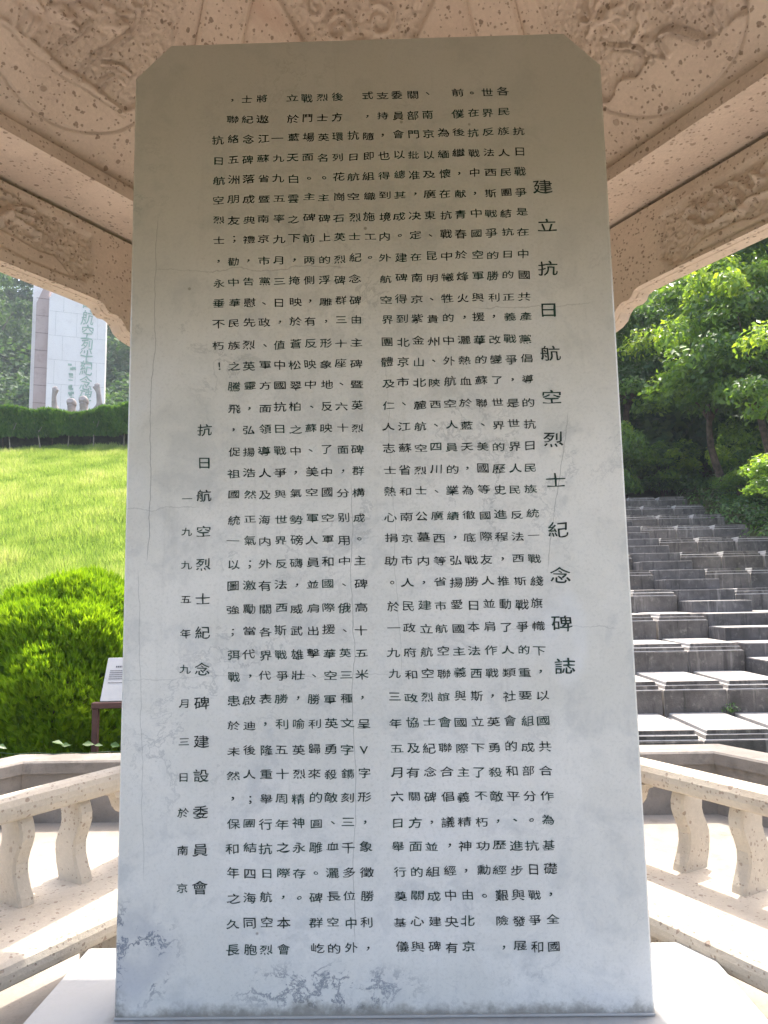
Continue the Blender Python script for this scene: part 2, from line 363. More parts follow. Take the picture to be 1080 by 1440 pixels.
def ceiling_h(P, side):
    h = np.zeros(len(P))
    if side == 'left':
        arc = spline([(-.42, .50), (-.30, .33), (-.20, .23), (-.114, .161), (-.063, .131), (-.002, .102), (.063, .086), (.141, .082), (.221, .098), (.289, .129), (.349, .165), (.393, .208), (.45, .33), (.44, .5)])
        edge = [(-.40, .50), (-.26, .33), (-.169, .281), (-.123, .284), (-.053, .28), (.02, .277), (.097, .262), (.164, .27), (.24, .27), (.309, .26), (.364, .257), (.44, .36), (.42, .5)]
        edge2 = [(-.20, .28), (-.105, .272), (-.031, .248), (.043, .246), (.12, .244), (.222, .248), (.291, .249), (.369, .242)]
        field = edge+[(.36, .75), (.22, .9), (0, .95), (-.22, .9), (-.36, .7)]
        grooves = [(spline(edge2), .004, .004)]
        steps = [[(.118, .444), (.091, .377), (.063, .325), (.054, .283)], [(.236, .59), (.259, .547), (.257, .505), (.222, .433), (.179, .35), (.163, .299), (.163, .272)], [(.221, .355), (.268, .382), (.324, .384)], [(.244, .276), (.244, .304), (.269, .341)]]
        bars = [[(.009, .339), (.007, .29)], [(-.06, .34), (-.063, .295)], [(-.033, .344), (-.042, .291)], [(-.108, .342), (-.098, .295)], [(.007, .406), (.034, .407), (.05, .427)], [(.053, .458), (.081, .472), (.108, .475)], [(.129, .513), (.161, .523)], [(.057, .401), (.087, .397), (.078, .381)], [(.185, .482), (.222, .524)], [(.189, .527), (.227, .554)],
                [(-.02, .44), (.03, .47), (.06, .52)], [(-.05, .38), (-.09, .40), (-.11, .44)], [(.10, .56), (.15, .58), (.19, .63)], [(.0, .55), (.06, .58), (.10, .64)]]
        plates = [[(.0, .36), (.05, .39), (.06, .43), (.0, .44), (-.04, .40)], [(-.08, .36), (-.03, .37), (-.03, .42), (-.09, .42)], [(.16, .46), (.22, .47), (.24, .52), (.17, .52)]]
        curls = [curl(.22, .60, .05, 0), curl(-.15, .48, .06, 2, 1.2, -1), curl(.05, .66, .06, 4)]
    elif side == 'right':
        arc = spline([(-.45, .40), (-.40, .27), (-.344, .185), (-.298, .139), (-.248, .101), (-.163, .059), (-.08, .046), (.009, .05), (.075, .07), (.136, .096), (.181, .138), (.20, .166), (.215, .22)])
        edge = [(-.42, .40), (-.36, .24), (-.314, .226), (-.278, .252), (-.243, .253), (-.193, .228), (-.157, .245), (-.112, .243), (-.069, .215), (-.068, .268), (-.06, .292), (-.019, .281), (.014, .242), (.044, .2), (.084, .177), (.137, .177), (.177, .181), (.203, .166)]
        field = spline(edge, 3)+[(.36, .40), (.36, .7), (.22, .9), (0, .95), (-.22, .9), (-.36, .7)]
        grooves = []
        steps = [[(-.247, .409), (-.233, .371), (-.179, .33), (-.148, .293), (-.124, .248)], [(-.06, .292), (-.019, .281), (.014, .242), (.044, .2)]]
        bars = [[(-.119, .313), (-.121, .253)], [(-.102, .303), (-.102, .246)], [(-.081, .288), (-.063, .224)], [(.129, .252), (.13, .186)], [(.11, .23), (.105, .189)],
                [(-.215, .475), (-.158, .461), (-.127, .447)], [(-.214, .464), (-.15, .438), (-.13, .409)], [(-.218, .46), (-.173, .429), (-.161, .378)], [(-.228, .457), (-.221, .41)], [(-.217, .483), (-.192, .504), (-.15, .51)], [(-.222, .48), (-.21, .52), (-.18, .55)], [(-.228, .48), (-.24, .53)], [(-.232, .47), (-.27, .50)], [(-.235, .465), (-.28, .45)]]
        plates = [[(-.075, .41), (-.10, .39), (-.10, .36), (-.14, .35), (-.165, .34), (-.15, .32), (-.10, .335), (-.07, .37), (-.06, .40)], [(-.02, .42), (.05, .40), (.09, .43), (.03, .47), (-.03, .46)]]
        curls = [curl(.02, .36, .05, 0), curl(.17, .36, .06, 2, 1.2, -1), curl(-.05, .56, .06, 4), curl(.12, .56, .05, 1)]
    else:
        arc = spline([(-.45, .35), (-.3, .18), (-.1, .10), (.1, .10), (.3, .18), (.45, .35)])
        field = [(-.30, .80), (-.22, .66), (-.10, .56), (.0, .52), (.10, .56), (.22, .66), (.30, .80), (.2, .93), (-.2, .93)]
        grooves = []; steps = []; bars = []; plates = []
        curls = [curl(-.08, .70, .06, 0), curl(.08, .72, .06, 2, 1.2, -1), curl(.0, .62, .04, 1), curl(-.16, .78, .04, 3)]
    m = inside(P, field)
    d = pdist(P, field+[field[0]])
    h += np.where(m, -.011*np.clip(d/.006, 0, 1), 0)
    ro = rough(P, 105, 1.7)
    h += np.where(m, .0050*ro*np.clip(d/.012, 0, 1), 0)
    for p in plates:
        k = inside(P, p); dd = pdist(P, p+[p[0]])
        h = np.where(k, h*(1-np.clip(dd/.006, 0, 1))+(.001+.0015*ro)*np.clip(dd/.006, 0, 1), h)
    for l in steps:
        dd = pdist(P, spline(l)); h += .009*np.clip(1-(dd/.007), 0, 1)-.006*np.clip(1-np.abs(dd-.011)/.005, 0, 1)
    for l in bars:
        sl = spline(l) if len(l) > 2 else l
        h += ridge(P, sl, .012, .011)
    for l in curls: h += ridge(P, l, .011, .010)
    for l, w, dep in grooves: h -= ridge(P, l, w, dep)
    h -= ridge(P, arc, .0055, .0065)
    return h*1.6

def beam_h(P, side):
    h = np.zeros(len(P))
    if side == 'left':
        rec = [(-.60, 3.06), (.125, 3.072), (.318, 3.059), (.535, 3.044), (.544, 2.877), (.519, 2.863), (.507, 2.835), (.481, 2.833), (.281, 2.831), (.135, 2.836), (-.60, 2.835), (-.61, 2.87), (-.63, 2.88), (-.63, 3.04)]
        sm = [(-.55, 2.84), (-.4, 2.90), (-.2, 2.87), (-.05, 2.905), (.132, 2.912), (.225, 2.903), (.301, 2.891), (.371, 2.901), (.404, 2.88), (.447, 2.844), (.45, 2.834), (-.55, 2.836)]
        st = [[(-.05, 2.93), (.06, 2.94), (.13, 2.953), (.17, 3.001), (.213, 3.024), (.272, 3.041)], [(.171, 2.98), (.26, 2.962), (.29, 2.95)], [(.0, 2.92), (.131, 2.939), (.178, 2.99), (.266, 3.001)], [(.06, 3.04), (.12, 3.05), (.20, 3.05)], [(-.4, 2.96), (-.25, 3.02), (-.1, 2.98), (.02, 3.03)], [(-.5, 3.0), (-.4, 2.94), (-.28, 2.95)]]
        cir = [(.291, 2.946, .020), (.304, 3.004, .017), (-.25, 2.98, .025), (-.45, 2.99, .022)]
    else:
        rec = [(-.42, 3.028), (-.452, 3.017), (-.46, 2.852), (-.443, 2.833), (-.426, 2.826), (-.424, 2.802), (-.368, 2.797), (.007, 2.794), (.55, 2.80), (.56, 2.84), (.58, 2.85), (.58, 3.02), (.55, 3.04), (.0, 3.04)]
        sm = [(-.364, 2.803), (-.333, 2.826), (-.265, 2.854), (-.188, 2.853), (-.099, 2.852), (-.044, 2.832), (.01, 2.839), (.2, 2.87), (.4, 2.84), (.5, 2.803)]
        st = [[(-.322, 2.954), (-.269, 2.903), (-.216, 2.884), (-.147, 2.89), (-.097, 2.879), (-.066, 2.905), (.015, 2.896), (.15, 2.92), (.3, 2.88)], [(-.259, 2.938), (-.216, 2.981)], [(-.126, 2.97), (-.108, 2.919), (-.09, 2.875)], [(-.301, 3.01), (-.337, 2.976)], [(-.13, 3.007), (-.089, 2.978), (-.064, 2.937)], [(-.05, 3.0), (.0, 2.95), (.06, 2.96)], [(-.20, 3.015), (-.16, 2.985), (-.13, 2.93)], [(-.04, 2.93), (.0, 2.99), (.05, 3.01)], [(.1, 2.98), (.2, 3.0), (.3, 2.96), (.42, 2.98)]]
        cir = [(-.265, 2.975, .025), (-.235, 2.945, .020), (-.30, 2.985, .015), (.02, 2.925, .018), (-.17, 2.955, .018), (.25, 2.94, .025), (-.03, 2.965, .016)]
    m = inside(P, rec); d = pdist(P, rec+[rec[0]])
    s = inside(P, sm); ds = pdist(P, sm+[sm[0]])
    ro = rough(P, 70, 9.1)
    h += np.where(m, -.009*np.clip(d/.005, 0, 1), 0)
    h += np.where(m & ~s, .0060*ro*np.clip(d/.01, 0, 1)*np.clip(ds/.008, 0, 1), 0)
    h += np.where(s & m, .005*np.clip(ds/.008, 0, 1), 0)
    h -= np.where(m, .003*np.clip(1-ds/.005, 0, 1), 0)
    for l in st: h += ridge(P, spline(l), .013, .010)
    for x, z, r in cir:
        dd = np.hypot(P[:, 0]-x, P[:, 1]-z)
        h += .010*np.clip(1-(dd/r)**4, 0, 1)-.006*np.clip(1-np.abs(dd-r*.45)/.004, 0, 1)
    h -= .003*np.clip(1-np.abs(d-.004)/.005, 0, 1)*(~m)
    return h*2.0

def heightfield(name, us, vs, hfun, frame, keep=None, skirt=None):
    """grid over (u,v) -> 3D by frame(u,v,h)"""
    U, Vv = np.meshgrid(us, vs); P = np.stack([U.ravel(), Vv.ravel()], 1)
    h = hfun(P); X = frame(P[:, 0], P[:, 1], h)
    nu, nv = len(us), len(vs); i = np.arange(nu*nv).reshape(nv, nu)
    F = np.stack([i[:-1, :-1], i[:-1, 1:], i[1:, 1:], i[1:, :-1]], -1).reshape(-1, 4)
    if keep is not None:
        k = keep(P); F = F[k[F].all(1)]
    return npmesh(name, X, F)

# ------------------------------------------------------------------ terrain, terrace
def terr(x, y):
    x = np.asarray(x, float); y = np.asarray(y, float)
    s = np.clip(y-4.3, 0, None)
    left = .372*np.clip(s, 0, 19.2)+.02*np.clip(s-19.2, 0, 28)+.62*np.clip(s-46, 0, 90)
    right = .33*np.clip(s, 0, 13.2)+.10*np.clip(s-13.2, 0, 3)+.62*np.clip(s-16, 0, 110)
    k = np.clip((x+4)/9, 0, 1); k = k*k*(3-2*k)
    return left*(1-k)+right*k-.06
xs = np.concatenate([[-190, -150, -110], np.arange(-80, -20, 4), np.arange(-20, 20, .8), np.arange(20, 80, 4), [110, 150, 190]])
ys = np.concatenate([[-190, -120, -60, -40], np.arange(-20, 3, 3), np.arange(3, 30, .6), np.arange(30, 150, 4), [170, 190]])
X, Y = np.meshgrid(xs, ys); Z = terr(X, Y)
nz = np.array([noise.noise((a*.35, b*.35, 3.3)) for a, b in zip(X.ravel(), Y.ravel())]).reshape(X.shape)
Z = Z+np.where(Y > 4.6, .12*nz, 0)*np.clip((Y-4.6)/3, 0, 1)*np.where((X > 1.6) & (X < 7.8) & (Y < 18.5), 0, 1)-np.where((X > 1.6) & (X < 7.8) & (Y > 4) & (Y < 18.5), .55, 0)
i = np.arange(X.size).reshape(X.shape)
Fq = np.stack([i[:-1, :-1], i[:-1, 1:], i[1:, 1:], i[1:, :-1]], -1).reshape(-1, 4)
me = npmesh('ground', np.stack([X.ravel(), Y.ravel(), Z.ravel()], 1), Fq)
tag(link('ground', me, SOIL, smooth=True), kind='structure')
fl = MB().rings([[(-7, -5.2, z), (7, -5.2, z), (7, .6, z), (3.58, .6, z), (2.10, 3.04, z), (-2.62, 3.04, z), (-4.1, .6, z), (-7, .6, z)] for z in (-.3, 0.0)])
tag(build('terrace_floor', fl, FLOOR), kind='structure')

# parapet: three runs of a low wall with coping
def offs(p, q, d):
    t = (Vector(q)-Vector(p)).normalized(); n = Vector((-t.y, t.x)); return Vector(p)+n*d, Vector(q)+n*d
PL = [(-4.3, .05), (-2.62, 2.99), (2.10, 2.99), (3.80, .05)]
def parline(d):
    out = []
    segs = [offs(PL[k], PL[k+1], d) for k in range(3)]
    out.append(segs[0][0])
    for k in range(2):
        a, b = segs[k]; c, e = segs[k+1]
        da, dc = b-a, e-c; den = da.x*dc.y-da.y*dc.x; t = ((c-a).x*dc.y-(c-a).y*dc.x)/den
        out.append(a+da*t)
    out.append(segs[2][1]); return out
par = empty('parapet_wall', (-.26, 3.1, 0), 0, 'low grey cement parapet wall with flat coping around the terrace', 'parapet')
def run(i0, o0, z0, z1, bev):
    a, b = parline(i0), parline(o0); e = parline(i0+bev); f = parline(o0-bev)
    ring = []
    mb = MB()
    for k in range(4):
        ring.append([(a[k].x, a[k].y, z0), (a[k].x, a[k].y, z1-bev), (e[k].x, e[k].y, z1), (f[k].x, f[k].y, z1), (b[k].x, b[k].y, z1-bev), (b[k].x, b[k].y, z0)])
    return mb.rings(ring)
build('wall', run(.025, .23, -.2, .33, .005), PARA, par, off=(-.26, 3.1, 0))
build('coping', run(0, .26, .332, .415, .012), PARA, par, off=(-.26, 3.1, 0))

# ------------------------------------------------------------------ pavilion
C0 = (-.12, -.51, 0)
T30 = math.tan(R(30))
pav = empty('stone_pavilion', C0, 0, 'hexagonal tan stone pavilion with carved ceiling panels and beams over the stele', 'pavilion')
SIDES = [(0, 'back'), (60, 'left'), (-60, 'right'), (120, 'right'), (-120, 'left'), (180, 'back')]
def dirA(th): return Vector((-math.sin(th), math.cos(th), 0))
# columns
colm = MB().lathe([(.19, 0), (.19, .10), (.165, .13), (.145, .16), (.128, .19), (.124, 1.5), (.120, 2.92), (.135, 2.95), (.135, 3.3)], 28)
cm = build('column', colm, STONE, pav, smooth=False)
for k in range(6):
    o = cm if k == 0 else cm.copy()
    if k: COL.objects.link(o)
    a = R(60*k); rr = 1.70/math.cos(R(30))
    o.location = (rr*math.cos(a), rr*math.sin(a), 0)
# cornice ring : (apothem, z) profile
def hexring(prof):
    mb = MB(); rs = []
    for A, z in prof:
        rr = A/math.cos(R(30)); rs.append([(rr*math.cos(R(60*k)), rr*math.sin(R(60*k)), z) for k in range(6)])
    return mb.rings(rs, close=True)
build('cornice', hexring([(1.80, 3.115), (1.39, 3.115), (1.39, 3.165), (1.397, 3.172), (1.43, 3.178), (1.43, 3.34), (1.80, 3.34)]), STONE, pav)
build('roof', hexring([(1.95, 3.43), (1.80, 3.36), (1.35, 3.36), (.02, 4.75), (.02, 5.3), (.6, 4.55), (1.3, 3.85), (1.97, 3.50)]), STONE, pav)
# beams with carved face
def beam_part(side):
    L = .985
    half = [(.45, 2.775), (.575, 2.772), (.60, 2.765), (.612, 2.745), (.635, 2.735), (.665, 2.738), (.685, 2.732), (.705, 2.715), (.72, 2.69), (.75, 2.672), (.80, 2.66), (.86, 2.65)]
    mb = MB(); poly = [(-L, 2.65)]+[(-x, z) for x, z in half[::-1]]+half+[(L, 2.65), (L, 3.098), (-L, 3.098)]
    mb.extrude(poly, 'y', 1.684, 1.744)
    return mb, half
LN = math.hypot(1.39, 1.42)
beams = {}; panels = {}
for side in ('left', 'right', 'back'):
    mb, half = beam_part(side)
    b = build('beam', mb, STONE, pav)
    us = np.arange(-.86, .8601, .0065); vs = np.arange(2.665, 3.0999, .0065)
    low = lambda x: np.interp(np.abs(x), [q[0] for q in half], [q[1] for q in half], left=2.775)
    def fr(u, v, h): 
        v2 = np.maximum(v, low(u)+.002); return np.stack([u, 1.655-h*1.0, v2], 1)
    sd_ = side if side != 'back' else 'left'
    fm = heightfield('carved_panel', us, vs, lambda P: beam_h(P, sd_), fr, keep=lambda P: P[:, 1] > low(P[:, 0])-.0064)
    p = link('carved_panel', fm, STONE, b)
    # rim that closes the carved slab against the beam
    rim = MB(); us2 = list(np.linspace(-.86, .86, 80))
    rv = [q for u in us2 for q in ((u, 1.652, float(low(u))+.002), (u, 1.686, float(low(u))+.002))]
    rim.add(rv, [(2*k_, 2*k_+1, 2*k_+3, 2*k_+2) for k_ in range(len(us2)-1)])
    build('panel_rim', rim, STONE, p)
    beams[side] = b
    us = np.arange(-.80, .801, .0062); vs = np.arange(0, 1.0, .0062)
    def fc(u, v, h):
        A = 1.43-v*1.39/LN*1.0; z = 3.172+v*1.42/LN
        k = 1.42/LN; q = 1.39/LN
        return np.stack([u, A-h*k, z-h*q], 1)
    cmh = heightfield('ceiling_panel', us, vs, lambda P: ceiling_h(P, side), fc, keep=lambda P: np.abs(P[:, 0]) < .80-(P[:, 1])*.80/LN*.98+.02)
    c = link('ceiling_panel', cmh, STONE, pav)
    top = MB(); v0 = .99
    A0, z0 = 1.43-v0*1.39/LN, 3.172+v0*1.42/LN
    top.add([(-A0*T30-.02, A0, z0), (A0*T30+.02, A0, z0), (0, .0, 3.172+1.46)], [(0, 1, 2)])
    build('panel_apex', top, STONE, c)
    panels[side] = c
for th, side in SIDES:
    for d in (beams, panels):
        src = d[side]
        if not src.get('used'):
            src['used'] = 1; o = src
        else: o = copy_tree(src, pav)
        o.rotation_euler = (0, 0, R(th))
for d in (beams, panels):
    for o in d.values(): del o['used']
for o in pav.children:
    if 'used' in o: del o['used']
# hip ribs of the ceiling
rb = MB()
rc = 1.40/math.cos(R(30)); q = [(rc, 3.13), (.08, 4.60)]
dx = Vector((q[1][0]-q[0][0], 0, q[1][1]-q[0][1])).normalized(); nn = Vector((-dx.z, 0, dx.x))
if nn.z > 0: nn = -nn
rs = []
for px, pz in q:
    p = Vector((px, 0, pz)); wv = .085
    rs.append([p+Vector((0, -wv-.01, 0))-nn*.10, p+Vector((0, -wv, 0))+nn*.022, p+Vector((0, -wv+.012, 0))+nn*.034, p+Vector((0, wv-.012, 0))+nn*.034, p+Vector((0, wv, 0))+nn*.022, p+Vector((0, wv+.01, 0))-nn*.10])
rb.rings(rs)
rib = build('ceiling_rib', rb, STONE, pav, rz=0)
for k in range(1, 6):
    o = rib.copy(); COL.objects.link(o); o.rotation_euler = (0, 0, R(60*k))
boss = MB().lathe([(.01, 4.42), (.16, 4.45), (.20, 4.52), (.20, 4.72)], 20); build('ceiling_boss', boss, STONE, pav)

# ------------------------------------------------------------------ benches
def roundbar(prof, ends):
    """profile (A,z) swept along x, mitred ends x=+-A*k"""
    mb = MB(); k = ends
    return mb.rings([[(s*(A*k), A, z) for A, z in prof] for s in (-1, -.5, 0, .5, 1)])
def make_bench():
    b = empty('stone_bench', C0)
    sp = [(1.345, .318), (1.334, .328), (1.330, .345), (1.330, .365), (1.337, .385), (1.352, .396), (1.375, .400), (1.845, .400), (1.862, .392), (1.868, .38), (1.868, .318)]
    build('seat', roundbar(sp, T30*.985), STONE2, b)
    rp = [(1.675, .712), (1.660, .722), (1.654, .745), (1.656, .768), (1.668, .788), (1.690, .798), (1.735, .800), (1.762, .792), (1.775, .772), (1.775, .725), (1.765, .712)]
    mb = MB().rings([[(s, A, z) for A, z in rp] for s in (-.93, -.6, -.3, 0, .3, .6, .93)])
    build('back_rail', mb, STONE2, b)
    prof = [(.400, 1.672, 1.800), (.425, 1.680, 1.806), (.46, 1.700, 1.818), (.50, 1.716, 1.826), (.54, 1.718, 1.826), (.57, 1.708, 1.814), (.60, 1.694, 1.800), (.63, 1.684, 1.792), (.66, 1.684, 1.796), (.69, 1.696, 1.808), (.713, 1.712, 1.822)]
    for x in (-.61, -.35, -.09, .15, .36, .61):
        mb = MB(); w = .031
        rs = []
        for z, a, c in prof:
            e = .008; c += .015
            rs.append([(x-w+e, a, z), (x+w-e, a, z), (x+w, a+e, z), (x+w, c-e, z), (x+w-e, c, z), (x-w+e, c, z), (x-w, c-e, z), (x-w, a+e, z)])
        mb.rings(rs); build('baluster', mb, STONE2, b)
    for s in (-1, 1):
        poly = [(s*.90, .711), (s*.735, .711), (s*.745, .690), (s*.765, .682), (s*.775, .660), (s*.785, .635), (s*.805, .612), (s*.83, .600), (s*.90, .598)]
        mb = MB().extrude(poly, 'y', 1.68, 1.755); build('rail_bracket', mb, STONE2, b)
        mb = MB().box(s*.70-.07, s*.70+.07, 1.42, 1.74, 0, .317, .008); build('leg', mb, STONE2, b)
    return b
b0 = make_bench(); b0.rotation_euler = (0, 0, R(60))
tag(b0, 'tan stone bench with baluster back left of the stele, before the shrub', 'bench', 'stone benches between the pavilion columns')
b1 = copy_tree(b0); b1.rotation_euler = (0, 0, R(-60))
for o in b1.children:
    if o.name.startswith('baluster'): o.location = (-.012, .055, 0)
    if o.name.startswith('back_rail'): o.location = (0, .025, 0)
tag(b1, 'tan stone bench with baluster back right of the stele, before the stairway', 'bench', 'stone benches between the pavilion columns')

# ------------------------------------------------------------------ plinth and stele
pl = MB().box(-1.073, .958, -.62, .422, 0, .35, .006)
tag(build('marble_plinth', pl, PLMARBLE, None, loc=(0, 0, 0)), 'white marble plinth slab under the tall inscribed stele', 'plinth')
ZB = .352
st = empty('marble_stele', (-.08, .11, ZB), 0, 'tall pale marble stele with clipped top corners and columns of dark green Chinese inscription', 'stele')
w2, H = .7433, 2.924
ch = .113
def outline(i):
    return [(-w2+i, 0), (w2-i, 0), (w2-i, H-ch-i*.4), (w2-ch-i*.4, H-i), (-w2+ch+i*.4, H-i), (-w2+i, H-ch-i*.4)]
mb = MB()
rs = []
for y, i in ((-.11, .006), (-.104, 0), (.104, 0), (.11, .006)):
    rs.append([(x, y, z) for x, z in outline(i)])
mb.rings(rs); build('slab', mb, MARBLE, st)
# mortar bead at the foot
mb = MB().box(-w2+.002, w2-.002, -.117, -.1105, -.001, .005, .001)
build('mortar_bead', mb, PLMARBLE, st)

GL = {}
def glyph(c):
    if c in GL: return GL[c]
    cu_ = bpy.data.curves.new('g', 'FONT'); cu_.body = c; cu_.size = 1.0; cu_.resolution_u = 3; cu_.align_x = 'CENTER'
    o = bpy.data.objects.new('g', cu_)
    me = bpy.data.meshes.new_from_object(o)
    n = len(me.vertices); v = np.empty(n*3); me.vertices.foreach_get('co', v); v = v.reshape(-1, 3)[:, :2]
    f = [tuple(p.vertices) for p in me.polygons]
    bpy.data.objects.remove(o); bpy.data.curves.remove(cu_); bpy.data.meshes.remove(me)
    if n:
        # outline normals, so that strokes can swell and thin like brush work
        ec = {}
        for q in f:
            for a, b in zip(q, q[1:]+q[:1]): ec[(a, b)] = 1
        nr = np.zeros((n, 2))
        for a, b in ec:
            if (b, a) not in ec:
                t = v[b]-v[a]; l = math.hypot(*t) or 1; nn = np.array([t[1], -t[0]])/l; nr[a] += nn; nr[b] += nn
        ar = sum((v[q[1]][0]-v[q[0]][0])*(v[q[2]][1]-v[q[0]][1])-(v[q[1]][1]-v[q[0]][1])*(v[q[2]][0]-v[q[0]][0]) for q in f)
        if ar < 0: nr = -nr
        ln = np.maximum(np.hypot(nr[:, 0], nr[:, 1]), .7); nr = nr/ln[:, None]
        am = np.array([.006+.018*noise.noise((p_[0]*4.5, p_[1]*4.5, len(GL)*.7)) for p_ in v])
        v = v+nr*np.clip(am, -.005, .014)[:, None]
    GL[c] = (v, f); return GL[c]
EMC = np.array([0, .38])          # centre of the CJK em box
PUNCT = {'，': '、', '。': '。'}
def put(mb, c, x, z, w, h, rot=0., wob=.02):
    v, f = glyph(c)
    if len(v) == 0: return
    q = v.copy()
    if c in '，、。；！':
        lo, hi = q.min(0), q.max(0); q -= (lo+hi)/2
    else: q -= EMC
    # brush-like irregularity: bend the strokes a little and flare outward ends
    ph = random.random()*6
    q[:, 1] += wob*np.sin(q[:, 0]*5+ph)+wob*.7*np.sin(q[:, 0]*9+ph*2)
    lowp = np.clip(.12-q[:, 1], 0, .4)*2.5        # clerical-script tails: lower strokes spread and turn up
    q[:, 1] += lowp*1.3*np.clip(np.abs(q[:, 0])-.2, 0, 1)**2
    q[:, 0] += wob*.8*np.sin(q[:, 1]*6+ph)
    cr_, sr_ = math.cos(rot), math.sin(rot)
    X = q[:, 0]*w; Zz = q[:, 1]*h
    mb.add([(x+a*cr_-b*sr_, -.1115, z+a*sr_+b*cr_) for a, b in zip(X, Zz)], f)
ZR = [3.076, 3.007, 2.941, 2.872, 2.805, 2.739, 2.671, 2.606, 2.536, 2.468, 2.400, 2.337, 2.266, 2.202, 2.137, 2.069, 2.002, 1.936, 1.869, 1.806, 1.730, 1.666, 1.600, 1.535, 1.467, 1.402, 1.335, 1.273, 1.207, 1.136, 1.065, .997, .931, .863, .797, .731, .665, .597, .530]
XR = [.397, .396, .395, .394, .394, .393, .392, .392, .391, .391, .390, .390, .389, .389, .389, .388, .388, .387, .387, .386, .387, .388, .388, .389, .390, .390, .391, .392, .392, .393, .393, .393, .394, .394, .394, .395, .395, .395, .396]
XL = [-.510, -.508, -.507, -.506, -.505, -.505, -.504, -.503, -.503, -.502, -.501, -.500, -.500, -.500, -.499, -.499, -.499, -.499, -.499, -.498, -.498, -.498, -.498, -.498, -.498, -.498, -.498, -.497, -.497, -.497, -.496, -.496, -.496, -.495, -.495, -.494, -.494, -.494, -.493]
ROWS = ['　，士將　立戰烈後　式支委關、　前。世各　', '　聯紀遨　於鬥士方　，持員部南　僕在界民　', '抗絡念江一藍場英環抗隨，會門京為後抗反族抗', '日五碑蘇九天面名列日即也以批以緬繼戰法人日',
 '航洲落省九白。。花航組得總准及懷，中西民戰', '空朋成暨五雲主主崗空織到其，廣在献，斯團爭', '烈友典南率之碑碑石烈施境成决東抗青中戰結是', '士；禮京九下前上英士工内。定、戰春國爭抗在',
 '，勸，市月，两的烈紀。外建在昆中於空的日中', '永中告黨三掩側浮碑念　航碑南明犧烽軍勝的國', '垂華慰、日映，雕群碑　空得京、牲火與利正共', '不民先政，於有，三由　界到紫貴的，援，義產',
 '朽族烈、值蒼反形十主　團北金州中灑華改戰黨', '！之英軍中松映象座碑　體京山、外熱的變爭倡', '　騰靈方國翠中地、暨　及市北陝航血蘇了，導', '　飛，面抗柏、反六英　仁、麓西空於聯世是的',
 '　，弘領日之蘇映十烈　人江航、人藍、界世抗', '　促揚導戰中、了面碑　志蘇空四員天美的界日', '　祖浩人爭，美中，群　士省烈川的，國歷人民', '　國然及與氣空國分構　熱和士、業為等史民族',
 '　統正海世勢軍空别成　心南公廣績徹國進反統', '　一氣内界磅人軍用。　捐京墓西，底際程法一', '　以；外反礴員和中主　助市内等弘戰友，西戰', '　圖激有法，並國、碑　。人，省揚勝人推斯綫',
 '　強勵關西威肩際俄高　於民建市愛日並動戰旗', '　；當各斯武出援、十　一政立航國本肩了爭幟', '　弭代界戰雄擊華英五　九府航空主法作人的下', '　戰，代爭壯、空三米　九和空聯義西戰類重，',
 '　患啟表勝，勝軍種，　三政烈誼與斯，社要以', '　於迪，利喻利英文呈　年協士會國立英會組國', '　未後隆五英歸勇字V　五及紀聯際下勇的成共', '　然人重十烈來殺鐫字　月有念合主了殺和部合',
 '　，；舉周精的敵刻形　六關碑倡義不敵平分作', '　保團行年神圓、三，　日方，議精朽，、。為', '　和結抗之永雕血千象　舉面並，神功歷進抗基', '　年四日際存。灑多徵　行的組經，勳經步日礎',
 '　之海航，。碑長位勝　奠關成中由。艱與戰，', '　久同空本　群空中利　基心建央北　險發爭全', '　長胞烈會　屹的外，　儀與碑有京　，展和國']
body = MB()
for r, row in enumerate(ROWS):
    assert len(row) == 21, (r, len(row))
    p = (XR[r]-XL[r])/(20 if r < 0 else 19) if r > 12 else (XR[r]-(XL[r] if r > 2 else XL[r]))/19
    if r < 13: p = (XR[r]-XL[r])/19
    for k, c in enumerate(row):
        if c == '　': continue
        x = XR[r]-(20-k)*p
        tl = 1-(20-k)/20
        put(body, c, x+.08+random.uniform(-.0022, .0022), ZR[r]-ZB+random.uniform(-.0025, .0025), .0395*random.uniform(.92, 1.06), .0305*random.uniform(.88, 1.08), random.uniform(-.035, .035))
TT = [(.461, 2.753), (.469, 2.625), (.465, 2.487), (.461, 2.355), (.461, 2.218), (.459, 2.081), (.458, 1.953), (.459, 1.828), (.46, 1.682), (.46, 1.548), (.458, 1.409), (.461, 1.287)]
title = MB()
for c, (x, z) in zip('建立抗日航空烈士紀念碑誌', TT): put(title, c, x+.08, z-ZB, .064, .050, random.uniform(-.02, .02), .015)
SS = [2.005, 1.905, 1.805, 1.697, 1.6, 1.498, 1.401, 1.296, 1.2, 1.092, .997, .897, .795, .694]
DD = [1.796, 1.698, 1.599, 1.498, 1.399, 1.297, 1.2, 1.092, .994, .896, .794, .693]
sig = MB()
for c, z in zip('抗日航空烈士紀念碑建設委員會', SS): put(sig, c, -.588+.08, z-ZB, .047, .039, random.uniform(-.02, .02), .015)
for c, z in zip('一九九五年九月三日於南京', DD): put(sig, c, -.638+.08, z-ZB, .034, .028, random.uniform(-.03, .03), .02)
for nm, m_ in (('inscription_text', body), ('inscription_title', title), ('inscription_signature', sig)):
    me = bpy.data.meshes.new(nm); me.from_pydata(m_.v, [], m_.f); link(nm, me, INK, st)

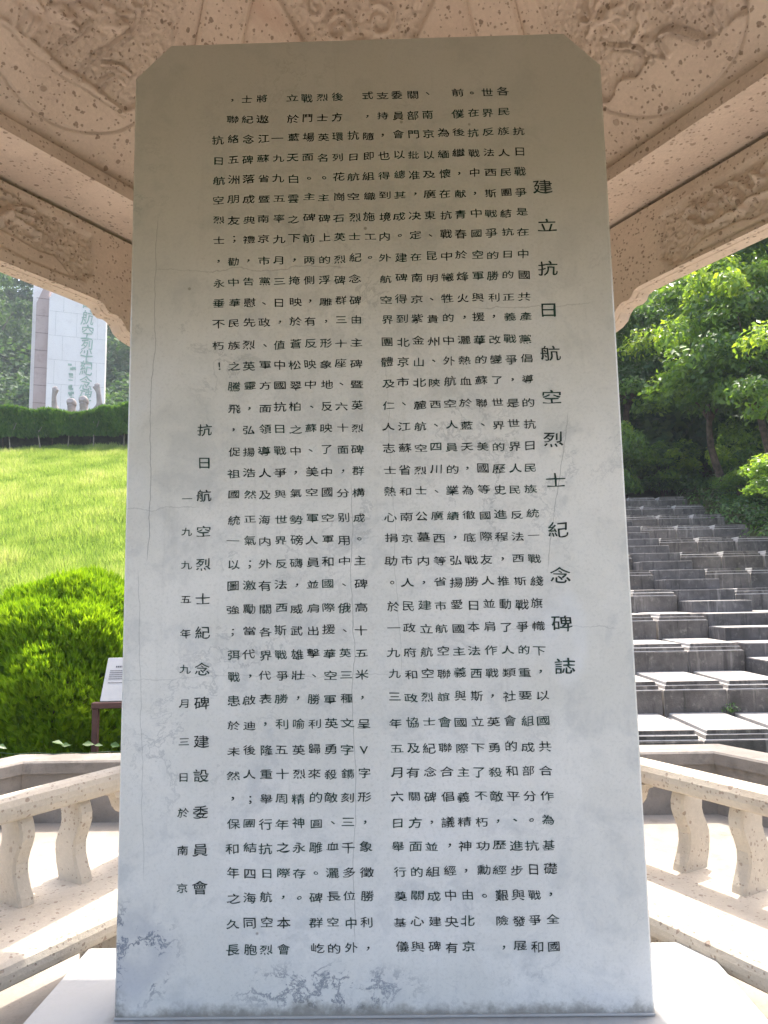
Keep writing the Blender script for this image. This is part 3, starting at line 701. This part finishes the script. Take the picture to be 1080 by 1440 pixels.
# ------------------------------------------------------------------ stairway
ORD = ['lowest', 'second', 'third', 'fourth', 'fifth', 'sixth', 'seventh', 'eighth', 'ninth', 'tenth', 'eleventh', 'topmost']
stair = empty('stairway', (4.575, 4.85, 0), 0, 'narrow flight of grey stone steps climbing between two flanks of big blocks', 'stairs')
sm_ = None
for j in range(24):
    jz = .205+.165*j; jy = 4.85+.5*j
    mb = MB().box(4.155-4.575, 4.995-4.575, 0, .62, -.20, 0, .012)
    if sm_ is None:
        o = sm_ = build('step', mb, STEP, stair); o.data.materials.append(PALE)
        for q in o.data.polygons: q.material_index = int(q.normal.z > .9)  # treads get the paler colour that paints in sunlight
    else: o = sm_.copy(); COL.objects.link(o)
    o.location = (0, jy-4.85, jz)
def block_mesh(w, seed):
    random.seed(seed)
    rs = []
    D = 1.0
    for ins, z in ((.004, -.42), (.0, -.10), (.006, -.088), (.024, -.082), (.026, -.048), (.030, -.042), (.046, -.038), (.048, -.008), (.056, 0)):
        j = [random.uniform(-.003, .003) for _ in range(4)]
        rs.append([(-w/2+ins+j[0], ins*.9, z), (w/2-ins+j[1], ins*.9+j[2], z), (w/2-ins+j[1], D-.0, z), (-w/2+ins+j[0], D-.0, z)])
    return MB().rings(rs)
bm = {}
for n in range(12):
    for fl_, xs_ in (('left', [2.45, 3.13, 3.81]), ('right', [5.36, 6.08, 6.83])):
        for k, x in enumerate(xs_):
            wd = .665 if fl_ == 'left' else .705
            key = (fl_, (n+k) % 3)
            if key not in bm:
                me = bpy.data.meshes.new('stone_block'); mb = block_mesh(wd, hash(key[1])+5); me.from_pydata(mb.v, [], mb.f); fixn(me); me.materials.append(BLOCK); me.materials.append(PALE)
                for q in me.polygons: q.material_index = int(q.normal.z > .6 or abs(q.normal.x) > .8)  # tops carry painted-in sunlight, end faces are pale cement
                bm[key] = me
            o = bpy.data.objects.new('stone_block', bm[key]); COL.objects.link(o)
            o.location = (x+random.uniform(-.012, .012), 4.85+n*1.0+random.uniform(-.01, .01), .21+.33*n)
            o.rotation_euler = (random.uniform(-.006, .006), random.uniform(-.004, .004), random.uniform(-.01, .01))
            near = {('left', 2): 'touching the steps', ('left', 1): 'mid-row', ('left', 0): 'outer end', ('right', 0): 'touching the steps', ('right', 1): 'mid-row', ('right', 2): 'outer end by trees'}[(fl_, k)]
            tag(o, f'grey stone block, {ORD[n]} row of the {fl_} stair flank, {near}', 'stone block', 'stone blocks flanking the stairway')

# ------------------------------------------------------------------ vegetation
def crown_mesh(name, n, rx, ry, rz, clumps, L, shell=.55, up=.5, cs=.30):
    cc = rdir(clumps)*(shell+(1-shell)*rng.random((clumps, 1))**.6)
    cc[:, 2] = np.where(cc[:, 2] < -.55, cc[:, 2]*.6, cc[:, 2])
    cr2 = cs*(.65+.7*rng.random(clumps))
    k = rng.integers(0, clumps, n); d = rdir(n); d[:, 2] = np.where(d[:, 2] < -.2, -d[:, 2]*.6, d[:, 2]); d = unit(d)
    r = cr2[k][:, None]*(.55+.45*rng.random((n, 1))**.5)
    p = cc[k]+d*r*np.array([1, 1, .75])
    p += rng.normal(size=(n, 3))*.025
    P = p*np.array([rx, ry, rz])
    N = d*.7+rng.normal(size=(n, 3))*.55+np.array([0, 0, up])
    l = L*(.6+.8*rng.random(n))
    V, F = leafquads(P, N, l, l*.5)
    tone = np.clip(.40*rng.random(clumps)[k]+.35*rng.random(n)+.08+.22*p[:, 2], 0, 1)  # tone rises with height, painting sunlit crown tops into the leaf colour
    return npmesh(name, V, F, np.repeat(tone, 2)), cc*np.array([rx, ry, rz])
def trunk_mb(h, lean, r, crown_c, crown_pts, n=7):
    mb = MB(); top = Vector(crown_c)
    pts = []; rad = []
    for t in np.linspace(0, 1, 7):
        pts.append((lean[0]*t*(1-t*.3)+.06*math.sin(t*7+lean[0]*9), lean[1]*t, -.5+(h+.5)*t)); rad.append(r*(1.25-.65*t) if t > .02 else r*1.5)
    mb.tube(pts, rad, 9)
    f = Vector(pts[-1])
    for q in crown_pts[:n]:
        q = Vector(q)+top; m1 = f.lerp(q, .5)+Vector((0, 0, .15))
        mb.tube([f-Vector((0, 0, .25)), m1, q], [r*.5, r*.28, r*.08], 6)
    return mb
V_TREE = [crown_mesh('crown', 11000, 1, 1, 1, 46, .085, .5, .5, .30) for _ in range(3)]
V_BUSH = [crown_mesh('foliage', 4200, 1, 1, 1, 26, .12, .45, .5, .34) for _ in range(2)]
V_FAR = [crown_mesh('crown', 5200, 1, 1, 1, 40, .11, .5, .5, .30) for _ in range(2)]
def tree(name, x, y, rx, rz, h, lean, r, var, mat, label, cat, group, z=None, lib=None, ry=None):
    me, cc = (lib or V_TREE)[var]
    g = float(terr(x, y)) if z is None else z
    root = empty(name, (x, y, g), 0, label, cat, group)
    me2 = me
    key = mat.name
    if me.materials and me.materials[0] != mat:
        me2 = me.copy(); me2.materials.clear()
    cpos = (lean[0]*.85, lean[1], h+rz*.55)
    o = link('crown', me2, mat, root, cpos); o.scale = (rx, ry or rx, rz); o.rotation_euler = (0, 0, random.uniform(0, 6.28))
    rz_ = o.rotation_euler[2]; cpts = [Matrix.Rotation(rz_, 3, 'Z') @ Vector((q[0]*rx, q[1]*(ry or rx), q[2]*rz))*.8 for q in cc]
    build('trunk', trunk_mb(h, lean, r, cpos, cpts), BARK, root, smooth=True)
    return root
random.seed(11)
G1 = 'broadleaf trees beside the stairway'
tree('broadleaf_tree', 8.35, 16.2, 1.75, 1.9, 2.1, (-.7, -.3), .10, 0, LEAF, 'glossy green tree with a thin trunk leaning left, just above the stair top', 'tree', G1)
tree('broadleaf_tree', 8.75, 14.6, 1.7, 2.3, 2.4, (-.25, .1), .11, 1, LEAF, 'tall leafy tree with slightly leaning bare trunk, amid the trees right of the stairs', 'tree', G1)
tree('broadleaf_tree', 9.5, 15.8, 2.2, 2.7, 3.0, (-.1, .1), .15, 2, LEAF, 'big yellow-green tree behind the ivy-covered shrub right of the stairs', 'tree', G1)
tree('broadleaf_tree', 8.75, 12.0, 1.6, 1.7, 2.3, (-.15, -.1), .11, 0, LEAF, 'tree with a bare brown trunk at the right edge beside the stair blocks', 'tree', G1)
tree('broadleaf_tree', 10.6, 16.5, 2.6, 3.0, 4.2, (.1, 0), .16, 1, LEAF, 'tallest sunlit yellow-green tree high at the right edge behind the others', 'tree', G1)
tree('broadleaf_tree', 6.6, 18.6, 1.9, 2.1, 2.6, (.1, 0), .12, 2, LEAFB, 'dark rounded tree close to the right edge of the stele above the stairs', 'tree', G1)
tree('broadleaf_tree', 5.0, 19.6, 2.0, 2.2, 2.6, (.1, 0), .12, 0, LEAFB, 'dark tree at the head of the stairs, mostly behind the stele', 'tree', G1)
# pale spray of leaves leaning in from the right
tree('broadleaf_tree', 6.75, 9.6, .95, .6, 1.2, (-.1, -.1), .05, 2, LEAF, 'young tree with large pale leaves reaching in at the right edge above the steps', 'tree', G1)
# understory shrubs
G2 = 'shrubs under the trees by the stairs'
SH = [(5.75, 16.9, .75, 1.25, 'tall bright shrub standing just right of the stele edge above the stairs'), (9.2, 16.6, 1.0, 1.3, 'bright leafy shrub filling the gap between the leaning trunks'), (6.2, 17.6, .8, .8, 'dark bushy shrub behind the top blocks near the stele edge'), (7.4, 17.9, .9, .9, 'dark shrub behind the right end of the topmost block row'), (8.3, 15.4, .55, .5, 'low fern-like shrub at the right end of the upper block rows'),
      (8.9, 13.4, .7, .7, 'green shrub at the foot of the bare trunk by the blocks'), (9.6, 14.4, .8, 1.1, 'ivy-green shrub between the two right-hand trunks'), (8.0, 12.2, .5, .4, 'low leafy plant touching the right end of the fourth-highest block row'), (10.3, 13.0, 1.0, 1.2, 'large shrub at the right edge behind the bare trunk'), (5.2, 17.9, .8, .9, 'creeper-covered shrub behind the head of the narrow steps')]
for k, (x, y, rx, rz, lab) in enumerate(SH):
    me, cc = V_BUSH[k % 2]; g = float(terr(x, y))
    root = empty('shrub', (x, y, g), 0, lab, 'shrub', G2)
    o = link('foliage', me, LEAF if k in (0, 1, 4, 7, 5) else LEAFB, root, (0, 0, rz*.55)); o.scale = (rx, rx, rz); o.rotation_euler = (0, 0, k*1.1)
    mb = MB()
    for q in range(5): mb.tube([(random.uniform(-.08, .08), random.uniform(-.08, .08), -.25), (random.uniform(-.3, .3)*rx, random.uniform(-.3, .3)*rx, rz*.8)], [.02, .008], 5)
    build('stem', mb, BARK, root)
n = 26000
gx = 7.3+8*rng.random(n)**1.2; gy = rng.uniform(9.5, 20.5, n)
k = rng.integers(0, 260, n); cx_ = 7.2+8.5*rng.random(260)**1.2; cy_ = rng.uniform(9.5, 20.5, 260); cr3 = .25+.35*rng.random(260)
d = rdir(n); d[:, 2] = np.abs(d[:, 2])
P = np.stack([cx_[k], cy_[k], terr(cx_[k], cy_[k])-.05], 1)+d*cr3[k][:, None]*(.6+.4*rng.random((n, 1)))*np.array([1.3, 1.3, .9])
V, F = leafquads(P, d+rng.normal(size=(n, 3))*.5+np.array([0, 0, .4]), .10*(.6+.8*rng.random(n)), .05)
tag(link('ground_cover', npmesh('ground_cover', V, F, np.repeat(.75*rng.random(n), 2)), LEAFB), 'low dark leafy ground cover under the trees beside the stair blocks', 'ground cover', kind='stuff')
# hillside wood in the distance
def wood(name, boxes, n, L, label):
    Vs = []; Fs = []; ts = []; o = 0
    for (x0, x1, y0, y1, num, rr) in boxes:
        cx = rng.uniform(x0, x1, num); cy_ = rng.uniform(y0, y1, num); rad = rr*(.7+.6*rng.random(num))
        cz = terr(cx, cy_)+rad*(.9+.5*rng.random(num)); tone = rng.random(num)
        per = n//num
        k = np.repeat(np.arange(num), per); d = rdir(len(k)); d[:, 2] = np.where(d[:, 2] < -.3, -d[:, 2], d[:, 2])
        sub = rad[k][:, None]*(.75+.35*rng.random((len(k), 1)))
        P = np.stack([cx[k], cy_[k], cz[k]], 1)+d*sub
        P += .22*rad[k][:, None]*np.sin(P*2.7/rad[k][:, None]+tone[k][:, None]*9)
        l = L*(.6+.8*rng.random(len(k)))
        V, F = leafquads(P, d*.8+rng.normal(size=(len(k), 3))*.5+np.array([0, 0, .4]), l, l*.6)
        Vs.append(V); Fs.append(F+o); o += len(V); ts.append(np.repeat(np.clip(.5*tone[k]+.5*rng.random(len(k)), 0, 1), 2))
    me = npmesh(name, np.concatenate(Vs), np.concatenate(Fs), np.concatenate(ts))
    ob = link(name, me, LEAFF)
    return tag(ob, label, 'woodland', kind='stuff')
wood('hillside_wood', [(2, 30, 20.5, 27, 60, 1.7), (0, 44, 27, 40, 80, 2.4), (6, 26, 18.6, 21, 50, 1.15)], 42000, .36, 'dense dark wood covering the hillside beyond the stairway')
wood('far_hillside_wood', [(-62, -12, 50.5, 64, 150, 2.6), (-70, -12, 64, 84, 150, 3.2), (-80, 60, 84, 120, 150, 4.4)], 90000, .52, 'hazy bluish wood on the far hillside behind the monument')
G3 = 'hazy trees behind the monument'
for k, (x, y, rx, rz, h, lab) in enumerate([(-41.0, 68, 4.2, 5.4, 7.5, 'tall hazy tree at the left edge, left of the monument'), (-42, 80, 5.2, 7.0, 9.0, 'highest hazy tree behind the top left of the monument'), (-26.5, 72, 4.0, 5.4, 7.0, 'bluish tree between the monument and the stele edge'),
                                            (-29, 52.5, 2.0, 2.4, 1.8, 'small pale bush-like tree at the foot of the monument, left side'), (-29.5, 84, 5.0, 6.2, 9.5, 'hazy tree just left of the stele, behind the monument')]):
    tree('hill_tree', x, y, rx, rz, h, (.2, 0), .22, k % 2, LEAFF, lab, 'tree', G3, lib=V_FAR)

# grass slope (uncountable)
n = 85000
dd = 5.2+21.3*rng.random(n)**.75
uu = rng.uniform(-.64, -.30, n); gx = uu*dd+rng.normal(size=n)*.2; gy = dd-2.15
keep = (gy > 3.6) & (gy < 22.9); gx, gy, dd = gx[keep], gy[keep], dd[keep]; n = len(gx)
pn = np.array([noise.noise((a*.5, b*.5, 1.1)) for a, b in zip(gx, gy)]); 
Pg = np.repeat(np.stack([gx, gy, terr(gx, gy)+.05], 1), 3, 0); Pg[:, :2] += rng.normal(size=(3*n, 2))*.07; gn = np.array([noise.noise((a*.35, b*.35, 3.3)) for a, b in zip(gx, gy)])*np.clip((gy-4.6)/3, 0, 1)
Pg[:, 2] = terr(Pg[:, 0], Pg[:, 1])-.005+.12*np.repeat(gn, 3)
dirs = np.stack([rng.normal(size=3*n)*.42, rng.normal(size=3*n)*.42, np.ones(3*n)], 1); dirs = unit(dirs)
hh = (.10+.15*rng.random(3*n))*(1+.5*np.repeat(pn, 3)); ww = (.005+.0006*np.repeat(dd, 3))
pn2 = np.array([noise.noise((a*1.7, b*1.7, 4.1)) for a, b in zip(gx, gy)])
hh = hh*(1+.5*np.repeat(pn2, 3))
side = unit(np.stack([rng.normal(size=3*n), rng.normal(size=3*n)*.5, np.zeros(3*n)], 1))
b0_ = Pg-side*ww[:, None]; b1_ = Pg+side*ww[:, None]; tp = Pg+dirs*hh[:, None]
Vg = np.stack([b0_, b1_, tp], 1).reshape(-1, 3); Fg = np.arange(len(Vg)).reshape(-1, 3)
tn = np.clip(.42+.45*np.repeat(pn, 3)+.45*np.repeat(pn2, 3)+.5*(rng.random(3*n)-.5), 0, 1)
tag(link('grass', npmesh('grass', Vg, Fg, tn), GRASS), 'bright yellow-green grass covering the slope below the hedge', 'grass', kind='stuff')
gsh = np.arange(-16, -.9, .6); gyy = np.arange(4.2, 23.1, .6)
X2, Y2 = np.meshgrid(gsh, gyy); i2 = np.arange(X2.size).reshape(X2.shape)
F2 = np.stack([i2[:-1, :-1], i2[:-1, 1:], i2[1:, 1:], i2[1:, :-1]], -1).reshape(-1, 4)
TURF = concrete('turf_soil', (.10, .15, .03), (.14, .19, .04), (.08, .10, .03), 1.5, .4)
tag(link('grass_slope', npmesh('grass_slope', np.stack([X2.ravel(), Y2.ravel(), terr(X2, Y2).ravel()+.015+.12*np.array([noise.noise((a*.35, b*.35, 3.3)) for a, b in zip(X2.ravel(), Y2.ravel())])*np.clip((Y2.ravel()-4.6)/3, 0, 1)], 1), F2), TURF, smooth=True), kind='structure')

# conifer sprays: upright fans of narrow blades
def sprays(P, up, size, nb, wid, spread=.5):
    n = len(P); up = unit(up)
    side = unit(np.cross(up, rdir(n)))
    Vs = []; 
    for k in range(nb):
        a = (k-(nb-1)/2)/max(1, (nb-1)/2)*spread
        dr = unit(up*math.cos(a)+side*math.sin(a)+rng.normal(size=(n, 3))*.10)
        L = size*(1-.35*abs(a)/max(spread, .01))*(.8+.4*rng.random(n)); L = L[:, None]
        nrm = np.cross(up, side)+rng.normal(size=(n, 3))*.3; B = unit(np.cross(dr, nrm))*wid
        mid = P+dr*L*.55
        Vs.append(np.stack([P, mid+B, P+dr*L, mid-B], 1))
    V = np.stack(Vs, 1).reshape(-1, 3); m = n*nb
    return V, np.arange(4*m).reshape(-1, 4)
def shrub_round(n, rx, ry, rz, size, nb, wid):
    d = rdir(n); d = d[d[:, 2] > -.75]; n = len(d)
    lump = 1+.045*np.sin(d[:, 0]*9+1)*np.sin(d[:, 2]*8)+.04*np.sin(d[:, 1]*11+d[:, 2]*6)
    r = (.70+.30*rng.random(n)**.4)*lump
    P = d*r[:, None]*np.array([rx, ry, rz])
    V, F = sprays(P, d*.55+np.array([0, 0, .9])+rng.normal(size=(n, 3))*.22, size, nb, wid)
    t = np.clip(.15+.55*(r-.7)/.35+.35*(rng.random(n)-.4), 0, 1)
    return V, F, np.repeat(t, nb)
def conifer(name, x, y, g, rx, ry, rz, n, label, mat=GOLD, size=.095, parts=1):
    root = empty(name, (x, y, g), 0, label, 'shrub', 'golden arborvitae shrubs behind the parapet')
    V, F, t = shrub_round(n, rx, ry, rz, size, 6, .0062)
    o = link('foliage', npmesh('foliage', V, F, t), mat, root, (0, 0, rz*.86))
    mb = MB()
    for q in range(9):
        a = q*.7; mb.tube([(.05*math.cos(a), .05*math.sin(a), -.2), (.35*rx*math.cos(a), .35*ry*math.sin(a), rz*.7), (.62*rx*math.cos(a), .62*ry*math.sin(a), rz*1.3)], [.03, .018, .006], 6)
    build('stem', mb, BARK, root)
conifer('arborvitae_shrub', -3.02, 4.75, .0, .98, .95, .93, 34000, 'big rounded golden-green arborvitae shrub behind the parapet, left of the stele')
conifer('arborvitae_shrub', -4.55, 4.9, .1, .75, .8, .70, 15000, 'smaller golden arborvitae shrub at the left edge of the picture')
conifer('arborvitae_shrub', -1.55, 4.9, .05, .75, .6, .50, 10000, 'low dark green arborvitae shrub behind the sign post and the stele edge', LEAFB)

# hedge at the head of the slope
hx0, hx1, hy = -17.5, -6.0, 23.1
n = 30000
hx = rng.uniform(hx0, hx1, n); gz = terr(hx, np.full(n, hy))
top = 1.30+.07*np.sin(hx*1.3)+.16*np.clip((hx+11.7)/2.2, -2, 2)**2+.05*np.sin(hx*4.1)
f = rng.random(n); face = rng.random(n)
yy = np.where(face < .55, hy-.62+.16*rng.random(n), hy-.6+1.2*rng.random(n)); zz = np.where(face < .55, .42+(top-.42)*f**.8, top-.10*rng.random(n))
bul = .10*np.sin(hx*2.7+zz*2)+.08*np.sin(hx*6.1+zz*5); yy = yy-np.where(face < .55, bul, 0)
Ph = np.stack([hx, yy, gz+zz-.14], 1)
up = np.stack([rng.normal(size=n)*.35, np.where(face < .55, -.45, 0)+rng.normal(size=n)*.25, np.ones(n)], 1)
Vh, Fh = sprays(Ph, up, .20, 4, .022)
hr = empty('clipped_hedge', (-12, hy, float(terr(-12, hy))), 0, 'long dark green clipped conifer hedge across the top of the grass slope', 'hedge')
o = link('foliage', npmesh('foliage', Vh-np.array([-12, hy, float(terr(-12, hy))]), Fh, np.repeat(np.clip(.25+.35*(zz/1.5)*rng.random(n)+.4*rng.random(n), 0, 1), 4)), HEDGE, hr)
mb = MB(); mp = MB()
for k in range(46):
    x = hx0+(hx1-hx0)*(k+.5)/46+random.uniform(-.1, .1)+12; t = MB() if k % 4 == 0 else mb
    y0 = random.uniform(-.5, -.2) if k % 4 == 0 else random.uniform(-.3, .3)
    if k % 4 == 0: y0 = -.56
    t.tube([(x, y0, -.15), (x+random.uniform(-.1, .1), y0-.02, .45), (x+random.uniform(-.25, .25), y0+.05, .95)], [.022, .018, .01], 6)
    t.tube([(x, y0, .35), (x+random.uniform(-.3, .3), y0-.02, .85)], [.014, .008], 5)
    if t is not mb: build('bare_stem', t, PALEBARK, hr)
build('stem', mb, BARK, hr); 
core = MB().box(hx0+12, hx1+12, -.15, .35, -.1, 1.2, .05); build('inner_twigs', core, plain('dark_twigs', (.03, .035, .02), .95, .4, 6), hr)

# weeds in the stair joints
for x, y, z, r, lab in [(3.47, 5.80, .225, .09, 'small green weed at the foot of the second block row'), (3.95, 5.82, .225, .08, 'tiny weed sprouting near the right end of the second block row'), (4.93, 8.72, 1.20, .09, 'green weed sprouting on the steps against the right flank'), (4.25, 12.65, 2.84, .10, 'weed on the upper steps close to the stele edge')]:
    k = 70; d = rdir(k); d[:, 2] = np.abs(d[:, 2])+.25
    V, F = leafquads(d*r*rng.random((k, 1))*np.array([1.3, .8, .9]), d+rng.normal(size=(k, 3))*.4, .035, .016)
    wr = empty('weed', (x, y, z), 0, lab, 'weed', 'weeds in the stair joints')
    link('leaf_tuft', npmesh('leaf_tuft', V, F, np.repeat(rng.random(k), 2)*.8), LEAFB, wr)

# leaves creeping over the parapet
cr_ = empty('creeper', (-2.62, 3.27, .415), 0, 'small creeper with round green leaves hanging over the parapet coping', 'plant')
pts = [(-.32, .02, .004), (-.18, -.05, .006), (-.02, -.01, .005), (.10, -.06, .006), (.24, -.02, .005), (.36, -.05, .006), (.5, .0, .005), (.60, -.02, .004)]
build('stem', MB().tube(pts, [.003]*8, 6), LEAFB, cr_)
P_, T_, L_ = [], [], []
for x, y, z, l in [(-.30, .0, .05, .09), (-.33, .02, .04, .06), (.12, -.02, .075, .11), (.17, 0, .055, .08), (.34, -.01, .06, .10), (.41, .0, .05, .07), (.53, 0, .05, .09), (.72, .02, .04, .06), (.78, .04, .05, .07), (.68, .03, .045, .05)]:
    P_.append((x, y, z)); T_.append((1, .1, random.uniform(-.35, .25))); L_.append(l)
V, F = leafquads(np.array(P_, float), np.array([(.1, -.55, .8)]*len(P_), float)+rng.normal(size=(len(P_), 3))*.2, np.array(L_)*.85, np.array(L_)*.55, np.array(T_, float))
link('leaf_spray', npmesh('leaf_spray', V, F, np.full(len(F), .25)), LEAF, cr_)

# information sign
sg = empty('information_sign', (-2.08, 3.60, -.02), R(3), 'white information board tilted on a brown metal frame beside the shrub', 'sign')
wd = .62
mb = MB().box(-wd/2, -wd/2+.045, -.02, .025, 0, .70, .004); build('post', mb, BROWN, sg)
mb = MB().box(wd/2-.045, wd/2, -.02, .025, 0, .70, .004); build('post', mb, BROWN, sg)
fr_ = MB().box(-wd/2-.004, wd/2+.004, -.028, .03, .701, .748, .005); build('frame_rail', fr_, BROWN, sg)
bd = MB().box(-wd/2+.055, wd/2-.01, -.012, .012, 0, .36, .003)
bo = build('board', bd, WHITE, sg, (0, 0, .750)); bo.rotation_euler = (R(-28), 0, 0)
tx = MB()
for r_, (x0, x1, z) in enumerate([(-.13, .14, .305), (-.18, .18, .275)]+[(-.22, .24-random.random()*.05, .245-.017*k) for k in range(5)]+[(-.22, .1, .145)]):
    x = x0
    while x < x1:
        wq = random.uniform(.010, .018) if r_ < 2 else random.uniform(.006, .010)
        tx.box(x, x+wq*.8, -.0135, -.0125, z, z+(.014 if r_ < 2 else .0075)); x += wq*1.15
build('printed_lines', tx, GREYTX, bo)

# ------------------------------------------------------------------ monument
MB0 = (-20.75, 43.0)
mz = float(terr(*MB0))
mo = empty('memorial_monument', (MB0[0], MB0[1], mz), R(21), 'tall pale granite monument slab with green calligraphy beyond the hedge', 'monument')
def mpoly(poly, y0, y1): return MB().extrude(poly, 'y', y0, y1)
mo.scale = (.9, 1, 1)
HM = 15.2
build('rear_slab', mpoly([(-2.75, -1), (2.3, -1), (2.3, HM), (-2.75, HM)], 1.2, 2.4), MONU, mo)
fs = mpoly([(-1.55, -1), (2.28, -1), (2.28, HM-.3), (-.75, HM-.3), (-1.55, HM-1.6)], 0, 1.19)
fo = build('front_slab', fs, MONU, mo)
fin = mpoly([(-2.40, -1), (-1.57, -1), (-1.57, HM-.6), (-1.85, HM-.6), (-2.40, HM-1.95)], .25, 1.19)
build('side_fin', fin, PINK, mo)
j = MB()
for z in np.arange(.9, 14, 1.15): j.box(-2.405, -1.575, .235, .249, z, z+.035)
build('fin_joint', j, plain('joint_grey', (.25, .2, .19), .9), mo)
jm = MB()
for z in np.arange(1.5, 14.6, 1.6): jm.box(-1.5, 2.25, -.006, -.001, z, z+.02)
for k, z in enumerate(np.arange(1.52, 13, 1.6)):
    for x in ((-.6, 1.1) if k % 2 else (-1.1, .3, 1.7)): jm.box(x, x+.02, -.006, -.001, z, z+1.58)
build('slab_joint', jm, plain('joint_pale', (.56, .54, .52), .9), mo)
txt = MB()
def mput(c, x, z, s, sh):
    v, f = glyph(c); q = v-EMC
    ph = random.random()*6
    a = q[:, 0]*.85+.10*q[:, 1]+.02*np.sin(q[:, 1]*6+ph); b = q[:, 1]+.03*np.sin(q[:, 0]*5+ph)
    txt.add([(x+i*s, -.03, z+k*s) for i, k in zip(a, b)], f)
for c, zz_ in zip('抗日航空烈士紀念碑', [14.6, 13.6, 12.5, 11.5, 10.55, 9.8, 9.1, 8.1, 7.2]): mput(c, 1.03, zz_, 1.05, .2)
for z in (9.0, 8.4, 7.7, 7.2, 6.6):
    for q in range(4):
        x0 = -.05+random.uniform(-.15, .15); z0 = z+random.uniform(-.2, .2)
        a = random.uniform(-1, 1); txt.box(x0, x0+.06+.22*abs(math.cos(a)), -.03, -.028, z0, z0+.05+.15*abs(math.sin(a)))
me = bpy.data.meshes.new('calligraphy'); me.from_pydata(txt.v, [], txt.f); link('calligraphy', me, MINK, fo)
bs = MB().box(-4.2, 3.8, -1.6, 3.4, -.6, 1.0, .05); build('base', bs, MONU, mo)

# two raised-arm statues in front of the monument
def statue(x, y, s, arm, label):
    g = float(terr(x, y))+.55; root = empty('statue', (x, y, g), 0, label, 'statue', 'stone figures in front of the monument')
    V = [(0, 0, .95), (0, 0, 1.15), (0, 0, 1.38), (0, 0, 1.50), (0, -.02, 1.61), (0, -.01, 1.71), (0, .02, 1.79)]
    Rr = [.15, .14, .17, .062, .085, .118, .075]; E_ = [(i, i+1) for i in range(6)]
    def chain(at, pts, rad):
        p = at
        for q, r_ in zip(pts, rad): V.append(q); Rr.append(r_); E_.append((p, len(V)-1)); p = len(V)-1
    a = arm
    chain(2, [(a*.19, 0, 1.42), (a*.34, -.05, 1.60), (a*.33, -.11, 1.84), (a*.30, -.13, 1.93)], [.085, .065, .045, .055])
    hb = len(V)-1
    for q in range(4): chain(hb, [(a*(.255+.034*q), -.13, 2.01+.022*(q in (1, 2)))], [.013])
    chain(hb-0, [(a*.225, -.14, 1.95)], [.018])
    chain(4, [(0, -.115, 1.645)], [.022]); chain(5, [(0, -.10, 1.735)], [.05])
    chain(2, [(-a*.20, 0, 1.42), (-a*.29, .0, 1.15), (-a*.27, -.12, .95), (-a*.26, -.16, .88)], [.075, .055, .045, .04])
    chain(0, [(-.10, 0, .90), (-.12, -.02, .50), (-.13, .02, .08), (-.13, -.10, .03)], [.10, .075, .055, .04])
    chain(0, [(.10, 0, .90), (.13, -.08, .50), (.16, .0, .08), (.16, -.12, .03)], [.10, .075, .055, .04])
    me = bpy.data.meshes.new('figure'); me.from_pydata([Vector(v)*s for v in V], E_, [])
    o = link('figure', me, STAT, root)
    md = o.modifiers.new('skin', 'SKIN'); o.modifiers.new('sub', 'SUBSURF').levels = 1; o.modifiers['sub'].render_levels = 2
    for i_, r_ in enumerate(Rr): me.skin_vertices[0].data[i_].radius = (r_*s, r_*s)
    me.skin_vertices[0].data[0].use_root = True
    return root
statue(-17.85, 37.0, 2.7, -1, 'grey stone statue raising its left arm over the hedge, left of the pair')
statue(-17.0, 36.6, 2.7, 1, 'grey stone statue raising its right arm over the hedge, right of the pair')

# ------------------------------------------------------------------ haze between the near terrace and the hill
hz = Mat('haze'); hv = hz.n.new('ShaderNodeVolumePrincipled'); hv.inputs['Color'].default_value = (.80, .88, .97, 1); hv.inputs['Density'].default_value = .0011; hv.inputs['Anisotropy'].default_value = .1
hz.l.new(hv.outputs[0], hz.out.inputs['Volume'])
tag(build('haze', MB().box(-195, 195, -195, 195, -1.6, 112), hz.m), kind='stuff')
